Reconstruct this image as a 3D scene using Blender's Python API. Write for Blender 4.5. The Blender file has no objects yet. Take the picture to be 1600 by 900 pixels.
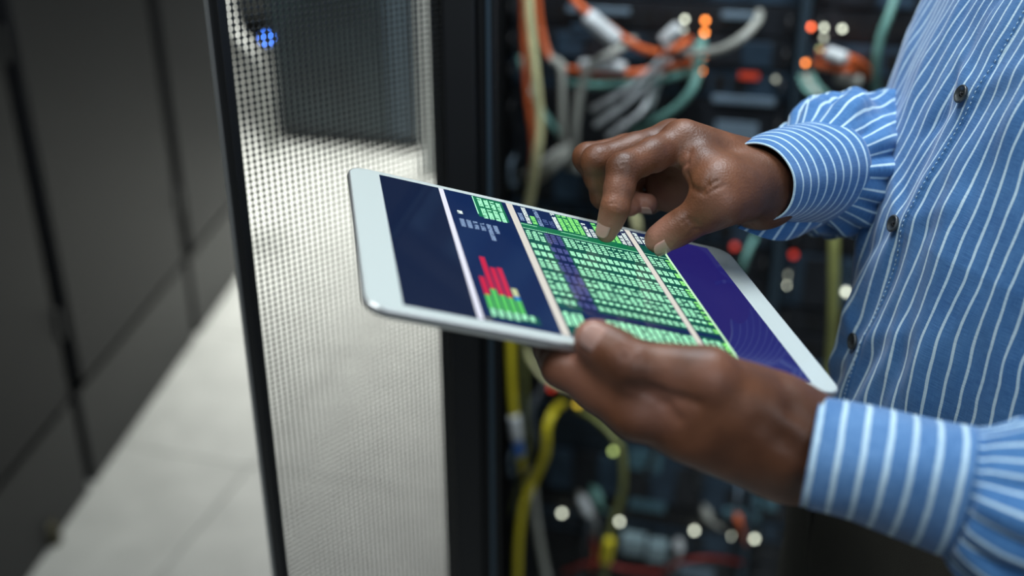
import bpy, bmesh, math, random
import numpy as np
from mathutils import Vector, Matrix
random.seed(7); rng = np.random.default_rng(7)
S = bpy.context.scene; COL = S.collection
# ------------------------------------------------------------------ camera
F = 1700.0                                  # focal length in pixels of the 1600 px wide frame
PITCH = math.radians(25.3); CAMZ = 1.5
cd = bpy.data.cameras.new('camera'); cam = bpy.data.objects.new('camera', cd); COL.objects.link(cam)
cd.sensor_width = 36; cd.lens = F/1600*36; cd.clip_start = .05; cd.clip_end = 60
cam.location = (0, 0, CAMZ); cam.rotation_euler = (math.pi/2-PITCH, 0, 0)
cd.dof.use_dof = True; cd.dof.focus_distance = .645; cd.dof.aperture_fstop = 2.95; cd.dof.aperture_blades = 0
S.camera = cam
# ------------------------------------------------------------------ world, light, exposure
S.view_settings.view_transform = 'Standard'; S.view_settings.look = 'None'
S.view_settings.exposure = 0; S.view_settings.gamma = 1; S.view_settings.use_curve_mapping = False
w = bpy.data.worlds.new('world'); S.world = w; w.use_nodes = True
w.node_tree.nodes['Background'].inputs[0].default_value = (.62, .78, 1, 1)
w.node_tree.nodes['Background'].inputs[1].default_value = .10
def area(name, loc, aim, size, power, col=(1, 1, 1), sy=None):
    l = bpy.data.lights.new(name, 'AREA'); l.energy = power; l.color = col; l.size = size
    if sy: l.shape = 'RECTANGLE'; l.size_y = sy
    o = bpy.data.objects.new(name, l); COL.objects.link(o); o.location = loc
    o.rotation_euler = (Vector(aim)-Vector(loc)).to_track_quat('-Z', 'Y').to_euler(); return o
area('aisle_panel_light', (-.55, .15, 2.75), (.15, .65, 1.1), .9, 17, (.93, .97, 1), .5)
area('side_fill_light', (.75, -1.1, 2.3), (.3, .65, 1.2), 1.0, 11, (.85, .92, 1))  # weak fill added from upper right behind the camera, no window there
area('far_aisle_light', (-.45, 4.5, 2.75), (-.5, 4.4, 0), 1.1, 122, (1, 1, .97), 1.8).data.spread = math.radians(95)
area('near_aisle_light', (-.35, 2.1, 2.75), (-.5, 2.1, 0), .7, 4.0, (.97, 1, .96), .9)
area('rack_light', (.25, 1.05, 2.6), (.35, 1.7, .8), .7, 32, (.85, .93, 1))

RCAM = Matrix.Translation((0, 0, CAMZ)) @ Matrix.Rotation(math.pi/2-PITCH, 4, 'X')
RM = np.array(RCAM)
def c(px, py, z): return np.array([(px-800)/F*z, (450-py)/F*z, -z])
def tw(p): p = np.atleast_2d(p); return p @ RM[:3, :3].T + RM[:3, 3]
def P(px, py, z): return Vector(tw(c(px, py, z))[0])
def ray(px, py): return Vector(RM[:3, :3] @ np.array([(px-800)/F, (450-py)/F, -1]))
O = Vector((0, 0, CAMZ))
def hit(px, py, p0, n):
    d = ray(px, py); return O + d*((Vector(p0)-O).dot(n)/d.dot(n))
def Fl(px, py): return hit(px, py, (0, 0, 0), Vector((0, 0, 1)))
# ------------------------------------------------------------------ materials
def mat(name, col, rough=.5, metal=0, bump=0, bscale=200, var=0, vscale=30, spec=.5, emit=None, estr=0, coat=0, sss=0):
    m = bpy.data.materials.new(name); m.use_nodes = True; nt = m.node_tree; N = nt.nodes; L = nt.links
    b = N['Principled BSDF']
    b.inputs['Base Color'].default_value = (*col, 1); b.inputs['Roughness'].default_value = rough
    b.inputs['Metallic'].default_value = metal; b.inputs['Specular IOR Level'].default_value = spec
    b.inputs['Coat Weight'].default_value = coat
    if sss: b.inputs['Subsurface Weight'].default_value = sss; b.inputs['Subsurface Radius'].default_value = (.006, .002, .001)
    if emit: b.inputs['Emission Color'].default_value = (*emit, 1); b.inputs['Emission Strength'].default_value = estr
    tc = N.new('ShaderNodeTexCoord')
    if var:
        n = N.new('ShaderNodeTexNoise'); n.inputs['Scale'].default_value = vscale; n.inputs['Detail'].default_value = 5
        L.new(tc.outputs['Object'], n.inputs['Vector'])
        r = N.new('ShaderNodeValToRGB'); r.color_ramp.elements[0].position = .3; r.color_ramp.elements[1].position = .7
        r.color_ramp.elements[0].color = (*[max(0, x*(1-var)) for x in col], 1)
        r.color_ramp.elements[1].color = (*[min(1, x*(1+var)) for x in col], 1)
        L.new(n.outputs['Fac'], r.inputs[0]); L.new(r.outputs[0], b.inputs['Base Color'])
    if bump:
        n = N.new('ShaderNodeTexNoise'); n.inputs['Scale'].default_value = bscale; n.inputs['Detail'].default_value = 4
        L.new(tc.outputs['Object'], n.inputs['Vector'])
        u = N.new('ShaderNodeBump'); u.inputs['Strength'].default_value = bump; u.inputs['Distance'].default_value = .001
        L.new(n.outputs['Fac'], u.inputs['Height']); L.new(u.outputs[0], b.inputs['Normal'])
    return m
M = dict(
    floor=mat('raised_floor_vinyl', (.40, .41, .38), .42, var=.10, vscale=9, bump=.1),
    column=mat('pale_column_paint', (.34, .36, .35), .8, bump=.1, var=.04),
    wall=mat('grey_wall_paint', (.20, .215, .21), .8, bump=.1, var=.04),
    ceiling=mat('ceiling_board', (.5, .51, .5), .9, var=.05),
    cabinet=mat('charcoal_powder_coat', (.010, .0107, .012), .55, bump=.25, bscale=900, var=.08, vscale=3, spec=.3),
    foot=mat('dull_zinc', (.06, .055, .03), .4, .5),
    black=mat('black_steel', (.008, .009, .010), .5, bump=.1, bscale=600),
    darkgreen=mat('dark_far_cabinet', (.010, .019, .022), .4, var=.6, vscale=2.2),
    rail=mat('blue_grey_rail', (.045, .075, .10), .45, .3),
    mesh=mat('dark_perforated_steel', (.035, .038, .038), .45, .2),
    streak=mat('grey_reflection_streak', (.42, .43, .40), .6, bump=.2),
    server=mat('server_black', (.016, .019, .024), .4, bump=.1, var=.3, vscale=20),
    serverblue=mat('server_blue_grey', (.035, .065, .10), .45, .2, var=.4, vscale=25),
    label=mat('pale_blue_label_strip', (.17, .24, .30), .5),
    teallabel=mat('teal_label_plate', (.10, .22, .27), .5),
    alu=mat('brushed_aluminium', (.60, .62, .61), .34, .75, var=.03, vscale=8),
    bezel=mat('white_tablet_glass', (.53, .59, .565), .25, bump=0, coat=.3),
    navy=mat('navy_display', (.002, .006, .02), .05, emit=(.003, .013, .062), estr=1.0),
    button=mat('grey_horn_button', (.042, .048, .050), .3, var=.7, vscale=120),
    thread=mat('pale_stitch_thread', (.42, .60, .72), .8, bump=.3),
    trousers=mat('dark_olive_wool', (.040, .038, .028), .85, bump=.5, bscale=1500, var=.12),
    shoe=mat('brown_shoe_leather', (.03, .018, .012), .4, bump=.2),
    nail=mat('fingernail', (.42, .255, .205), .24, sss=.1, coat=.3),
)
def cabmat(name, col): return mat(name, col, .45, var=.12, vscale=40)
CM = dict(cream=cabmat('cream_yellow_cable', (.74, .71, .38)), orange=cabmat('orange_cable', (.75, .15, .04)), grey=cabmat('light_grey_cable', (.40, .41, .36)),
          white=cabmat('white_cable', (.66, .70, .70)), teal=cabmat('teal_cable', (.16, .36, .31)), yellow=cabmat('yellow_cable', (.80, .68, .03)),
          olive=cabmat('olive_cable', (.26, .28, .09)), blue=cabmat('blue_plastic', (.03, .12, .40)), red=cabmat('red_cable', (.24, .022, .016)),
          dark=cabmat('dark_grey_cable', (.05, .06, .07)))
LEDM = {}
def ledmat(k, col, s):
    if k not in LEDM: LEDM[k] = mat('lit_'+k+'_indicator', (.1, .1, .1), .4, emit=col, estr=s)
    return LEDM[k]

def skin_material():
    m = bpy.data.materials.new('brown_skin'); m.use_nodes = True; nt = m.node_tree; N = nt.nodes; L = nt.links
    b = N['Principled BSDF']; b.inputs['Roughness'].default_value = .47; b.inputs['Specular IOR Level'].default_value = .42; b.inputs['Subsurface Weight'].default_value = .06
    b.inputs['Subsurface Radius'].default_value = (.006, .0022, .001); b.inputs['Subsurface Scale'].default_value = .5
    tc = N.new('ShaderNodeTexCoord'); a = N.new('ShaderNodeAttribute'); a.attribute_name = 'pale'
    n = N.new('ShaderNodeTexNoise'); n.inputs['Scale'].default_value = 45; n.inputs['Detail'].default_value = 6; L.new(tc.outputs['Object'], n.inputs['Vector'])
    r = N.new('ShaderNodeValToRGB'); e = r.color_ramp.elements
    e[0].position = .3; e[0].color = (.090, .033, .015, 1); e[1].position = .72; e[1].color = (.180, .070, .032, 1); L.new(n.outputs['Fac'], r.inputs[0])
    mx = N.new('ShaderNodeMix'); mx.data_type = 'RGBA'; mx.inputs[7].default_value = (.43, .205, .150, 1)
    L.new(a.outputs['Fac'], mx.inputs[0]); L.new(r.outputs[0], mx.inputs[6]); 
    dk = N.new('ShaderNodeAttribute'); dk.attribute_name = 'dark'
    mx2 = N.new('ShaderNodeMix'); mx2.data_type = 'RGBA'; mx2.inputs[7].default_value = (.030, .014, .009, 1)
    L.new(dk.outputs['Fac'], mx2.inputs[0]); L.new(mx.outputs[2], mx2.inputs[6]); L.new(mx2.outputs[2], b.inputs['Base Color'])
    v = N.new('ShaderNodeTexVoronoi'); v.inputs['Scale'].default_value = 700; L.new(tc.outputs['Object'], v.inputs['Vector'])
    n2 = N.new('ShaderNodeTexNoise'); n2.inputs['Scale'].default_value = 260; n2.inputs['Detail'].default_value = 5; L.new(tc.outputs['Object'], n2.inputs['Vector'])
    ad = N.new('ShaderNodeMath'); ad.operation = 'ADD'; L.new(v.outputs['Distance'], ad.inputs[0]); L.new(n2.outputs['Fac'], ad.inputs[1])
    u = N.new('ShaderNodeBump'); u.inputs['Strength'].default_value = .22; u.inputs['Distance'].default_value = .0006
    L.new(ad.outputs[0], u.inputs['Height']); L.new(u.outputs[0], b.inputs['Normal'])
    return m
M['skin'] = skin_material()

def shirt_material(name, pitch=.0102, width=.17, base=(.040, .150, .355), offset=0.0):
    m = bpy.data.materials.new(name); m.use_nodes = True; nt = m.node_tree; N = nt.nodes; L = nt.links
    b = N['Principled BSDF']; b.inputs['Roughness'].default_value = .82; b.inputs['Specular IOR Level'].default_value = .25
    b.inputs['Sheen Weight'].default_value = .25
    uv = N.new('ShaderNodeUVMap'); uv.uv_map = 'UVMap'; sp = N.new('ShaderNodeSeparateXYZ'); L.new(uv.outputs[0], sp.inputs[0])
    def math_(op, *a):
        n = N.new('ShaderNodeMath'); n.operation = op
        for i, x in enumerate(a):
            if isinstance(x, (int, float)): n.inputs[i].default_value = x
            else: L.new(x, n.inputs[i])
        return n.outputs[0]
    wob = N.new('ShaderNodeTexNoise'); wob.inputs['Scale'].default_value = 55; wob.inputs['Detail'].default_value = 3; L.new(uv.outputs[0], wob.inputs['Vector'])
    wv = math_('MULTIPLY', math_('SUBTRACT', wob.outputs['Fac'], .5), .0011)
    x = math_('DIVIDE', math_('ADD', math_('ADD', sp.outputs[0], offset), wv), pitch)
    fr = math_('FRACT', math_('ADD', x, 200)); d = math_('ABSOLUTE', math_('SUBTRACT', fr, .5))
    mr = N.new('ShaderNodeMapRange'); mr.inputs[1].default_value = width/2-.018; mr.inputs[2].default_value = width/2+.022
    mr.inputs[3].default_value = 1; mr.inputs[4].default_value = 0; mr.clamp = True; L.new(d, mr.inputs[0])
    def weave(sx, sy, det=2):
        mp = N.new('ShaderNodeMapping'); mp.inputs['Scale'].default_value = (sx, sy, 1); L.new(uv.outputs[0], mp.inputs[0])
        n = N.new('ShaderNodeTexNoise'); n.inputs['Scale'].default_value = 1; n.inputs['Detail'].default_value = det; L.new(mp.outputs[0], n.inputs['Vector']); return n.outputs['Fac']
    wa = weave(120, 2300); wb = weave(2300, 140); wc = weave(28, 28, 4)
    mixv = math_('ADD', math_('ADD', math_('MULTIPLY', wa, .65), math_('MULTIPLY', wb, .35)), math_('MULTIPLY', math_('SUBTRACT', wc, .5), .45))
    r = N.new('ShaderNodeValToRGB'); e = r.color_ramp.elements
    e[0].position = .32; e[0].color = (base[0]*.55, base[1]*.68, base[2]*.78, 1); e[1].position = .70; e[1].color = (base[0]*1.85, base[1]*1.42, base[2]*1.25, 1)
    L.new(mixv, r.inputs[0])
    wcol = N.new('ShaderNodeValToRGB'); e = wcol.color_ramp.elements; e[0].position = .25; e[0].color = (.30, .47, .62, 1); e[1].position = .65; e[1].color = (.58, .76, .84, 1); L.new(mixv, wcol.inputs[0])
    mx = N.new('ShaderNodeMix'); mx.data_type = 'RGBA'; L.new(mr.outputs[0], mx.inputs[0]); L.new(r.outputs[0], mx.inputs[6]); L.new(wcol.outputs[0], mx.inputs[7])
    L.new(mx.outputs[2], b.inputs['Base Color'])
    u = N.new('ShaderNodeBump'); u.inputs['Strength'].default_value = .5; u.inputs['Distance'].default_value = .0004
    L.new(mixv, u.inputs['Height']); L.new(u.outputs[0], b.inputs['Normal'])
    return m
M['shirt'] = shirt_material('blue_striped_cotton')
M['cuff'] = shirt_material('blue_striped_cotton_lit_cuff', pitch=.0100, width=.215, base=(.070, .195, .41))  # same cotton, base lightened to paint in the light on the near cuff
M['cuff2'] = shirt_material('blue_striped_cotton_cuff_fine', pitch=.0088, width=.19)
# ------------------------------------------------------------------ mesh helpers
def link(name, me, m=None, parent=None, smooth=False):
    o = bpy.data.objects.new(name, me); COL.objects.link(o)
    if m:
        for mm in (m if isinstance(m, list) else [m]): me.materials.append(mm)
    if smooth: me.shade_smooth()
    if parent: o.parent = parent; o.matrix_parent_inverse = Matrix()
    return o
def pyd(name, v, f, m=None, parent=None, smooth=False):
    me = bpy.data.meshes.new(name); me.from_pydata([tuple(map(float, x)) for x in v], [], [tuple(map(int, x)) for x in f]); me.update()
    return link(name, me, m, parent, smooth)
def tag(o, label=None, cat=None, group=None, kind=None):
    if label: o['label'] = label
    if cat: o['category'] = cat
    if group: o['group'] = group
    if kind: o['kind'] = kind
    return o
def empty(name, loc=(0, 0, 0), label=None, cat=None, group=None):
    o = bpy.data.objects.new(name, None); COL.objects.link(o); o.location = loc; o.empty_display_size = .05
    return tag(o, label, cat, group)
def bm_box(bm, x0, x1, y0, y1, z0, z1, bev=0, X=None):
    """X: optional (origin, ax, ay, az) frame"""
    r = bmesh.ops.create_cube(bm, size=1)['verts']
    for v in r: v.co = Vector(((x0+x1)/2+v.co.x*(x1-x0), (y0+y1)/2+v.co.y*(y1-y0), (z0+z1)/2+v.co.z*(z1-z0)))
    if bev:
        es = list({e for v in r for e in v.link_edges})
        g = bmesh.ops.bevel(bm, geom=es, offset=bev, segments=2, affect='EDGES', profile=.6)
        r = list({v for f in g['faces'] for v in f.verts} | {v for v in r if v.is_valid})
    if X:
        o, a, b_, c_ = X
        for v in r: v.co = o+a*v.co.x+b_*v.co.y+c_*v.co.z
    return r
def bm_done(name, bm, m, parent=None, smooth=False):
    me = bpy.data.meshes.new(name); bmesh.ops.recalc_face_normals(bm, faces=bm.faces); bm.to_mesh(me); bm.free()
    return link(name, me, m, parent, smooth)
def box(name, m, x0, x1, y0, y1, z0, z1, parent=None, bev=0, X=None):
    bm = bmesh.new(); bm_box(bm, x0, x1, y0, y1, z0, z1, bev, X); return bm_done(name, bm, m, parent)
def spline(pts, n=8):
    """Catmull-Rom through pts (any dimension)"""
    p = np.array(pts, float); q = np.vstack([2*p[0]-p[1], p, 2*p[-1]-p[-2]]); out = []
    for i in range(1, len(q)-2):
        for t in np.linspace(0, 1, n, endpoint=False):
            out.append(.5*((2*q[i])+(-q[i-1]+q[i+1])*t+(2*q[i-1]-5*q[i]+4*q[i+1]-q[i+2])*t*t+(-q[i-1]+3*q[i]-3*q[i+1]+q[i+2])*t**3))
    out.append(p[-1]); return np.array(out)
def frames(path, ref):
    T = np.gradient(path, axis=0); T /= np.linalg.norm(T, axis=1)[:, None]
    A = []; u = np.array(ref, float)
    for t in T:
        u = u-t*(u@t); u /= np.linalg.norm(u); A.append(u.copy())
    A = np.array(A); return T, A, np.cross(T, A)
def tube_bm(pts, r, k=8):
    path = np.array(pts, float); T, A, B = frames(path, (0.13, .31, .94)); n = len(path); r = np.broadcast_to(r, (n,))
    a = np.linspace(0, 2*np.pi, k, endpoint=False)
    v = (path[:, None]+r[:, None, None]*(np.cos(a)[None, :, None]*A[:, None]+np.sin(a)[None, :, None]*B[:, None])).reshape(-1, 3)
    f = [(i*k+j, i*k+(j+1) % k, (i+1)*k+(j+1) % k, (i+1)*k+j) for i in range(n-1) for j in range(k)]
    f += [tuple(range(k))[::-1], tuple((n-1)*k+j for j in range(k))]
    return v, f
def tube(name, pts, r, m, parent=None, k=8, sm=8):
    if sm: pts = spline(pts, sm)
    v, f = tube_bm(pts, r, k); return pyd(name, v, f, m, parent, True)
def grid_mesh(name, V, U, m, parent=None, wrap=False, solid=0):
    """V: (n,k,3) points, U: (n,k,2) uv in metres"""
    n, k = V.shape[:2]
    i, j = np.meshgrid(np.arange(n-1), np.arange(k-1), indexing='ij'); a = (i*k+j).ravel()
    f = np.stack([a, a+1, a+k+1, a+k], 1)
    me = bpy.data.meshes.new(name); me.vertices.add(n*k); me.vertices.foreach_set('co', V.astype(np.float32).ravel())
    me.loops.add(f.size); me.polygons.add(len(f)); me.loops.foreach_set('vertex_index', f.ravel().astype(np.int32))
    me.polygons.foreach_set('loop_start', np.arange(0, f.size, 4, dtype=np.int32)); me.update(calc_edges=True)
    ul = me.uv_layers.new(name='UVMap'); ul.data.foreach_set('uv', U.reshape(-1, 2)[f.ravel()].astype(np.float32).ravel()); me.validate()
    o = link(name, me, m, parent, True)
    if solid: md = o.modifiers.new('thickness', 'SOLIDIFY'); md.thickness = solid; md.offset = -1
    return o
# ================================================================== SETTING
RY = Vector((math.cos(math.radians(15)), -math.sin(math.radians(15)), 0)); RN = Vector((-math.sin(math.radians(15)), -math.cos(math.radians(15)), 0)); UP = Vector((0, 0, 1))
fl = box('floor', mat('floor_joint_dark', (.07, .07, .065), .8, var=.1), -3.6, 3.2, -1.6, 7.4, -.04, -.004); tag(fl, kind='structure')
tile_me = None
t0 = Fl(392, 728)                       # a tile corner seen in the photograph
Rt = Matrix.Rotation(math.radians(-15), 3, 'Z')
for i in range(-6, 5):
    for j in range(-4, 10):
        p = t0 + Rt @ Vector((i*.6+.3, j*.6+.3, 0))
        if not (-3.2 < p.x < 2.8 and -1.2 < p.y < 7.0): continue
        if tile_me is None:
            bm = bmesh.new(); bm_box(bm, -.2985, .2985, -.2985, .2985, -.004, 0, .001); o = bm_done('floor_tile', bm, M['floor'], fl); tile_me = o.data
        else:
            o = bpy.data.objects.new('floor_tile', tile_me); COL.objects.link(o); o.parent = fl
        o.location = (p.x, p.y, 0); o.rotation_euler = (0, 0, math.radians(-15))
tag(box('wall_back', M['wall'], -3.6, 3.2, 7.0, 7.1, 0, 2.9), kind='structure')
tag(box('wall_left', M['wall'], -3.6, -3.5, -1.6, 7.0, 0, 2.9), kind='structure')
tag(box('wall_right', M['wall'], 3.1, 3.2, -1.6, 7.0, 0, 2.9), kind='structure')
tag(box('ceiling', M['ceiling'], -3.6, 3.2, -1.6, 7.1, 2.9, 2.95), kind='structure')
tag(box('baseboard_back', M['black'], -3.5, 3.1, 6.98, 7.0, 0, .1), kind='structure')

# ------------------------------------------------------------------ row of dark cabinets on the left
A0, A1 = Fl(375, 435), Fl(60, 890); dr = (A1-A0).normalized(); nr = Vector((-dr.y, dr.x, 0)); nr = nr if nr.x > 0 else -nr
def along(px):   # parameter on the row line for the image column
    n = ray(px, 435+(375-px)*1.444); p = Fl(px, 435+(375-px)*1.444); return (p-A0).dot(dr)
cuts = [-.10, along(312), along(150)]; cuts.append(cuts[2]+cuts[2]-cuts[1]); cuts.append(cuts[3]+.8)
labs = ['matt charcoal equipment cabinet at the far end of the left row, farthest from the lens', 'matt charcoal equipment cabinet with the widest smooth door, left of the aisle floor',
        'dark charcoal cabinet at the left picture edge, beside the nearest floor tiles', 'dark cabinet cut off by the lower left picture corner']
for k in range(4):
    a, b = cuts[k]+.0, cuts[k+1]
    if k == 3: continue
    e = empty('equipment_cabinet', A0+dr*((a+b)/2)-nr*.45, labs[k], 'cabinet', 'dark cabinets in the left row')
    X = (A0-Vector(e.location), dr, nr, UP); g = .012
    box('cabinet_body', M['black'], a+.002, b-.002, -.9, -.045, .24, 2.15, e, .004, X)
    box('plinth', M['black'], a+.02, b-.02, -.86, -.008, 0, .24, e, .002, X)
    dd = box('door', M['cabinet'], a+g+.02, b-g-.02, -.045, 0, .26, 2.13, e, .006, X)
    tag(dd)
    tube('door_handle', [tuple(X[0]+dr*(a+.07)+nr*.035+UP*z) for z in (1.25, 1.35, 1.5)], .009, M['black'], dd)
    for z in (.4, 1.0, 1.8): box('hinge', M['black'], a+.018, a+.03, -.01, .008, z, z+.07, dd, 0, X)
    if k == 2:
        q_ = Fl(82, 846)-Vector(e.location); bm = bmesh.new(); bmesh.ops.create_cone(bm, cap_ends=True, segments=16, radius1=.022, radius2=.015, depth=.05)
        for v in bm.verts: v.co = v.co+q_+UP*.025
        tag(bm_done('levelling_foot', bm, M['foot'], e, True), 'small dull zinc foot')

# far dark cabinet seen through the perforated door
g0, g1 = Fl(432, 221), Fl(652, 238); gd = (g1-g0).normalized(); gn = Vector((-gd.y, gd.x, 0)); gn = gn if gn.y > 0 else -gn; gw = (g1-g0).length
e = empty('network_cabinet', (g0+g1)/2+gn*.3, 'dark green-black cabinet with a blue light, standing on the pale floor behind the perforated door', 'cabinet')
X = (g0-Vector(e.location), gd, gn, UP)
box('cabinet_body', M['black'], 0, gw, .03, .65, .03, 2.1, e, .004, X)
dd = box('door', M['darkgreen'], .02, gw*.80, 0, .03, .06, 2.08, e, .004, X)
box('side_strip', mat('slate_blue_paint', (.035, .055, .07), .5), gw*.82, gw-.01, -.005, .03, .06, 2.08, e, .003, X)
box('plinth', M['black'], .02, gw-.02, .05, .6, 0, .03, e, 0, X)
tube('door_handle', [tuple(X[0]+gd*(gw*.74)-gn*.03+UP*z) for z in (.95, 1.05, 1.2)], .01, M['black'], dd)
bl = hit(417, 60, g0, gn); 
bm = bmesh.new(); bmesh.ops.create_uvsphere(bm, u_segments=12, v_segments=8, radius=.011)
for v in bm.verts: v.co = v.co+bl-gn*.004-Vector(e.location)
tag(bm_done('indicator_light', bm, ledmat('blue', (.05, .22, 1), 16), e, True), 'glowing blue light')
# pale ribbed tube imitating a curved reflection; column stands in for pale wall strip
dp = [P(345, -60, 3.6), P(362, 40, 3.6), P(396, 90, 3.6), P(412, 160, 3.7), P(424, 235, 3.85)]
dp = spline(dp, 14); rr = .020+.003*np.cos(np.arange(len(dp))*1.5)
v, f = tube_bm(dp, rr, 14); 
tag(pyd('reflection_streak', v, f, M['streak'], None, True), 'pale grey ribbed tube imitating a curved reflection at the left of the perforated door, before the far cabinet', 'reflection')
pc = Fl(676, 240)
e = empty('wall_strip_column', pc+Vector((.03, -.25, 0)), 'pale grey column standing in for a strip of wall right of the far dark cabinet, behind the perforated door', 'column')
box('column_shaft', M['column'], -.052, .052, -.05, .05, .08, 2.9, e, .004)
box('column_base', M['column'], -.058, .058, -.056, .056, 0, .08, e, .003)

# ------------------------------------------------------------------ perforated door
DZ = 0.01
dl, drt = P(389, 450, .785), P(712, 450, .945)
dvec = Vector((drt.x-dl.x, drt.y-dl.y, 0)); DW = dvec.length; dx = dvec.normalized(); dn = Vector((dx.y, -dx.x, 0))   # dn faces the camera
d0 = Vector((dl.x, dl.y, 0)); DB, DT = .42, 1.98
e = empty('perforated_door', d0+dx*DW/2+UP*0, 'tall perforated steel rack door standing open in front of the pale aisle floor', 'door')
Eo = Vector(e.location); X = (d0-Eo, dx, dn, UP)
def perforated(u0, u1, z0, z1, pitch, hole, th):
    nu = int((u1-u0)/pitch); nz = int((z1-z0)/(pitch*.92)); pu = (u1-u0)/nu; pz = (z1-z0)/nz
    ang = np.arange(8)*np.pi/4+np.pi/8; hx = hole*np.cos(ang); hz = hole*np.sin(ang)
    sq = np.array([(1, .414), (.414, 1), (-.414, 1), (-1, .414), (-1, -.414), (-.414, -1), (.414, -1), (1, -.414)])
    V = []; Fc = []
    ii, jj = np.meshgrid(np.arange(nu), np.arange(nz), indexing='ij')
    off = np.where(jj % 2 == 0, 0, 0.0)
    cx = (u0+(ii+.5+off)*pu).ravel(); cz = (z0+(jj+.5)*pz).ravel(); n = len(cx)
    loc = np.zeros((28, 3))
    corner = [(1, 1), (-1, 1), (-1, -1), (1, -1)]
    out = [(hx[i], hz[i]) for i in range(8)]
    sqv = [(sq[i][0]*pu/2, sq[i][1]*pz/2) for i in range(8)]; cor = [(a*pu/2, b*pz/2) for a, b in corner]
    loc[:8, 0] = [a for a, b in out]; loc[:8, 2] = [b for a, b in out]
    loc[8:16, 0] = [a for a, b in sqv]; loc[8:16, 2] = [b for a, b in sqv]
    loc[16:20, 0] = [a for a, b in cor]; loc[16:20, 2] = [b for a, b in cor]
    loc[20:28] = loc[:8]; loc[20:28, 1] = -th
    vv = loc[None]+np.stack([cx, np.zeros(n), cz], 1)[:, None]
    quads = [(i, 8+i, 8+(i+1) % 8, (i+1) % 8) for i in range(8)]+[(20+i, i, (i+1) % 8, 20+(i+1) % 8) for i in range(8)]
    tris = [(8, 16, 9), (10, 17, 11), (12, 18, 13), (14, 19, 15)]
    base = (np.arange(n)*28)[:, None, None]
    q = (np.array(quads)[None]+base).reshape(-1, 4); t = (np.array(tris)[None]+base).reshape(-1, 3)
    return vv.reshape(-1, 3), q, t
vv, q, t = perforated(.006, DW-.003, DB+.02, DT-.02, .0049, .00238, .0006)
vw = np.array(X[0])+vv[:, :1]*np.array(dx)+vv[:, 1:2]*np.array(dn)+vv[:, 2:]*np.array(UP)
me = bpy.data.meshes.new('perforated_sheet'); me.vertices.add(len(vw)); me.vertices.foreach_set('co', vw.astype(np.float32).ravel())
li = np.concatenate([q.ravel(), t.ravel()]).astype(np.int32); me.loops.add(len(li)); me.loops.foreach_set('vertex_index', li)
me.polygons.add(len(q)+len(t)); me.polygons.foreach_set('loop_start', np.concatenate([np.arange(len(q))*4, len(q)*4+np.arange(len(t))*3]).astype(np.int32)); me.update(calc_edges=True)
link('perforated_sheet', me, M['mesh'], e)
box('door_stile', M['black'], -.001, .0060, -.012, .002, DB, DT, e, .001, X)
box('edge_highlight', M['alu'], -.0022, -.0010, -.012, -.008, DB, DT, e, 0, X)  # bright strip stands in for a highlight along the door edge
box('door_stile', M['black'], DW-.003, DW+.006, -.02, .003, DB, DT, e, .001, X)
box('door_rail', M['black'], 0, DW, -.02, .003, DT-.02, DT, e, .001, X)
box('door_rail', M['black'], 0, DW, -.02, .003, DB, DB+.02, e, .001, X)
# ------------------------------------------------------------------ rack enclosure
W0 = P(1000, 200, 1.60)
def Q(px, py, off=0): return hit(px, py, W0+RN*off, RN)
def RC(px, py): p = Q(px, py); return (p-W0).dot(RY), p.z
RX = (Vector((W0.x, W0.y, 0)), RY, RN, UP)
aL = RC(793, 300)[0]; aM0 = RC(1219, 300)[0]; aM1 = RC(1236, 300)[0]; aR = aM1+.46
rk = empty('server_rack', RX[0]-RN*.3+RY*aL*.0, 'open black equipment rack full of servers and cables, behind the hands', 'rack')
X = (RX[0]-Vector(rk.location), RY, RN, UP)
pl, pr_ = P(701, 450, .93), P(779, 450, .98)
bm = bmesh.new()
PX = (Vector((pl.x, pl.y, 0))-Vector(rk.location), Vector((1, 0, 0)), Vector((0, 1, 0)), UP)
pw = pr_.x-pl.x
post = bm_box(bm, 0, pw*.62, 0, .05, 0, 2.1, .003, PX); bm_done('front_post', bm, M['black'], rk)
box('post_flange', M['black'], pw*.62, pw, .012, .05, 0, 2.1, rk, .002, PX)
box('post_strip', M['rail'], pw*.80, pw*.90, .006, .012, 0, 2.1, rk, .001, PX)
# side panel from the post to the servers
sp0 = Vector((pl.x+pw*.5, pl.y+.05, 0)); sp1 = RX[0]+RY*(aL-.03)
sd = (sp1-sp0); sl = sd.length; sdn = sd.normalized(); spn = Vector((sdn.y, -sdn.x, 0))
box('side_panel', M['black'], 0, sl, -.01, .01, 0, 2.1, rk, .002, (sp0-Vector(rk.location), sdn, spn, UP))
box('rear_panel', M['black'], aL-.03, aR+.03, -.80, -.77, 0, 2.1, rk, .002, X)
box('top_panel', M['black'], aL-.03, aR+.03, -.78, .0, 2.08, 2.1, rk, .002, X)
box('base_panel', M['black'], aL-.03, aR+.03, -.78, .0, 0, .05, rk, .002, X)
for a, b in ((aL-.028, aL-.002), (aM0+.001, aM1-.001), (aR+.002, aR+.03)):
    r_ = box('mounting_rail', M['rail'] if a > aL else M['black'], a, b, -.74, .014, .05, 2.08, rk, .001, X)
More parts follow.
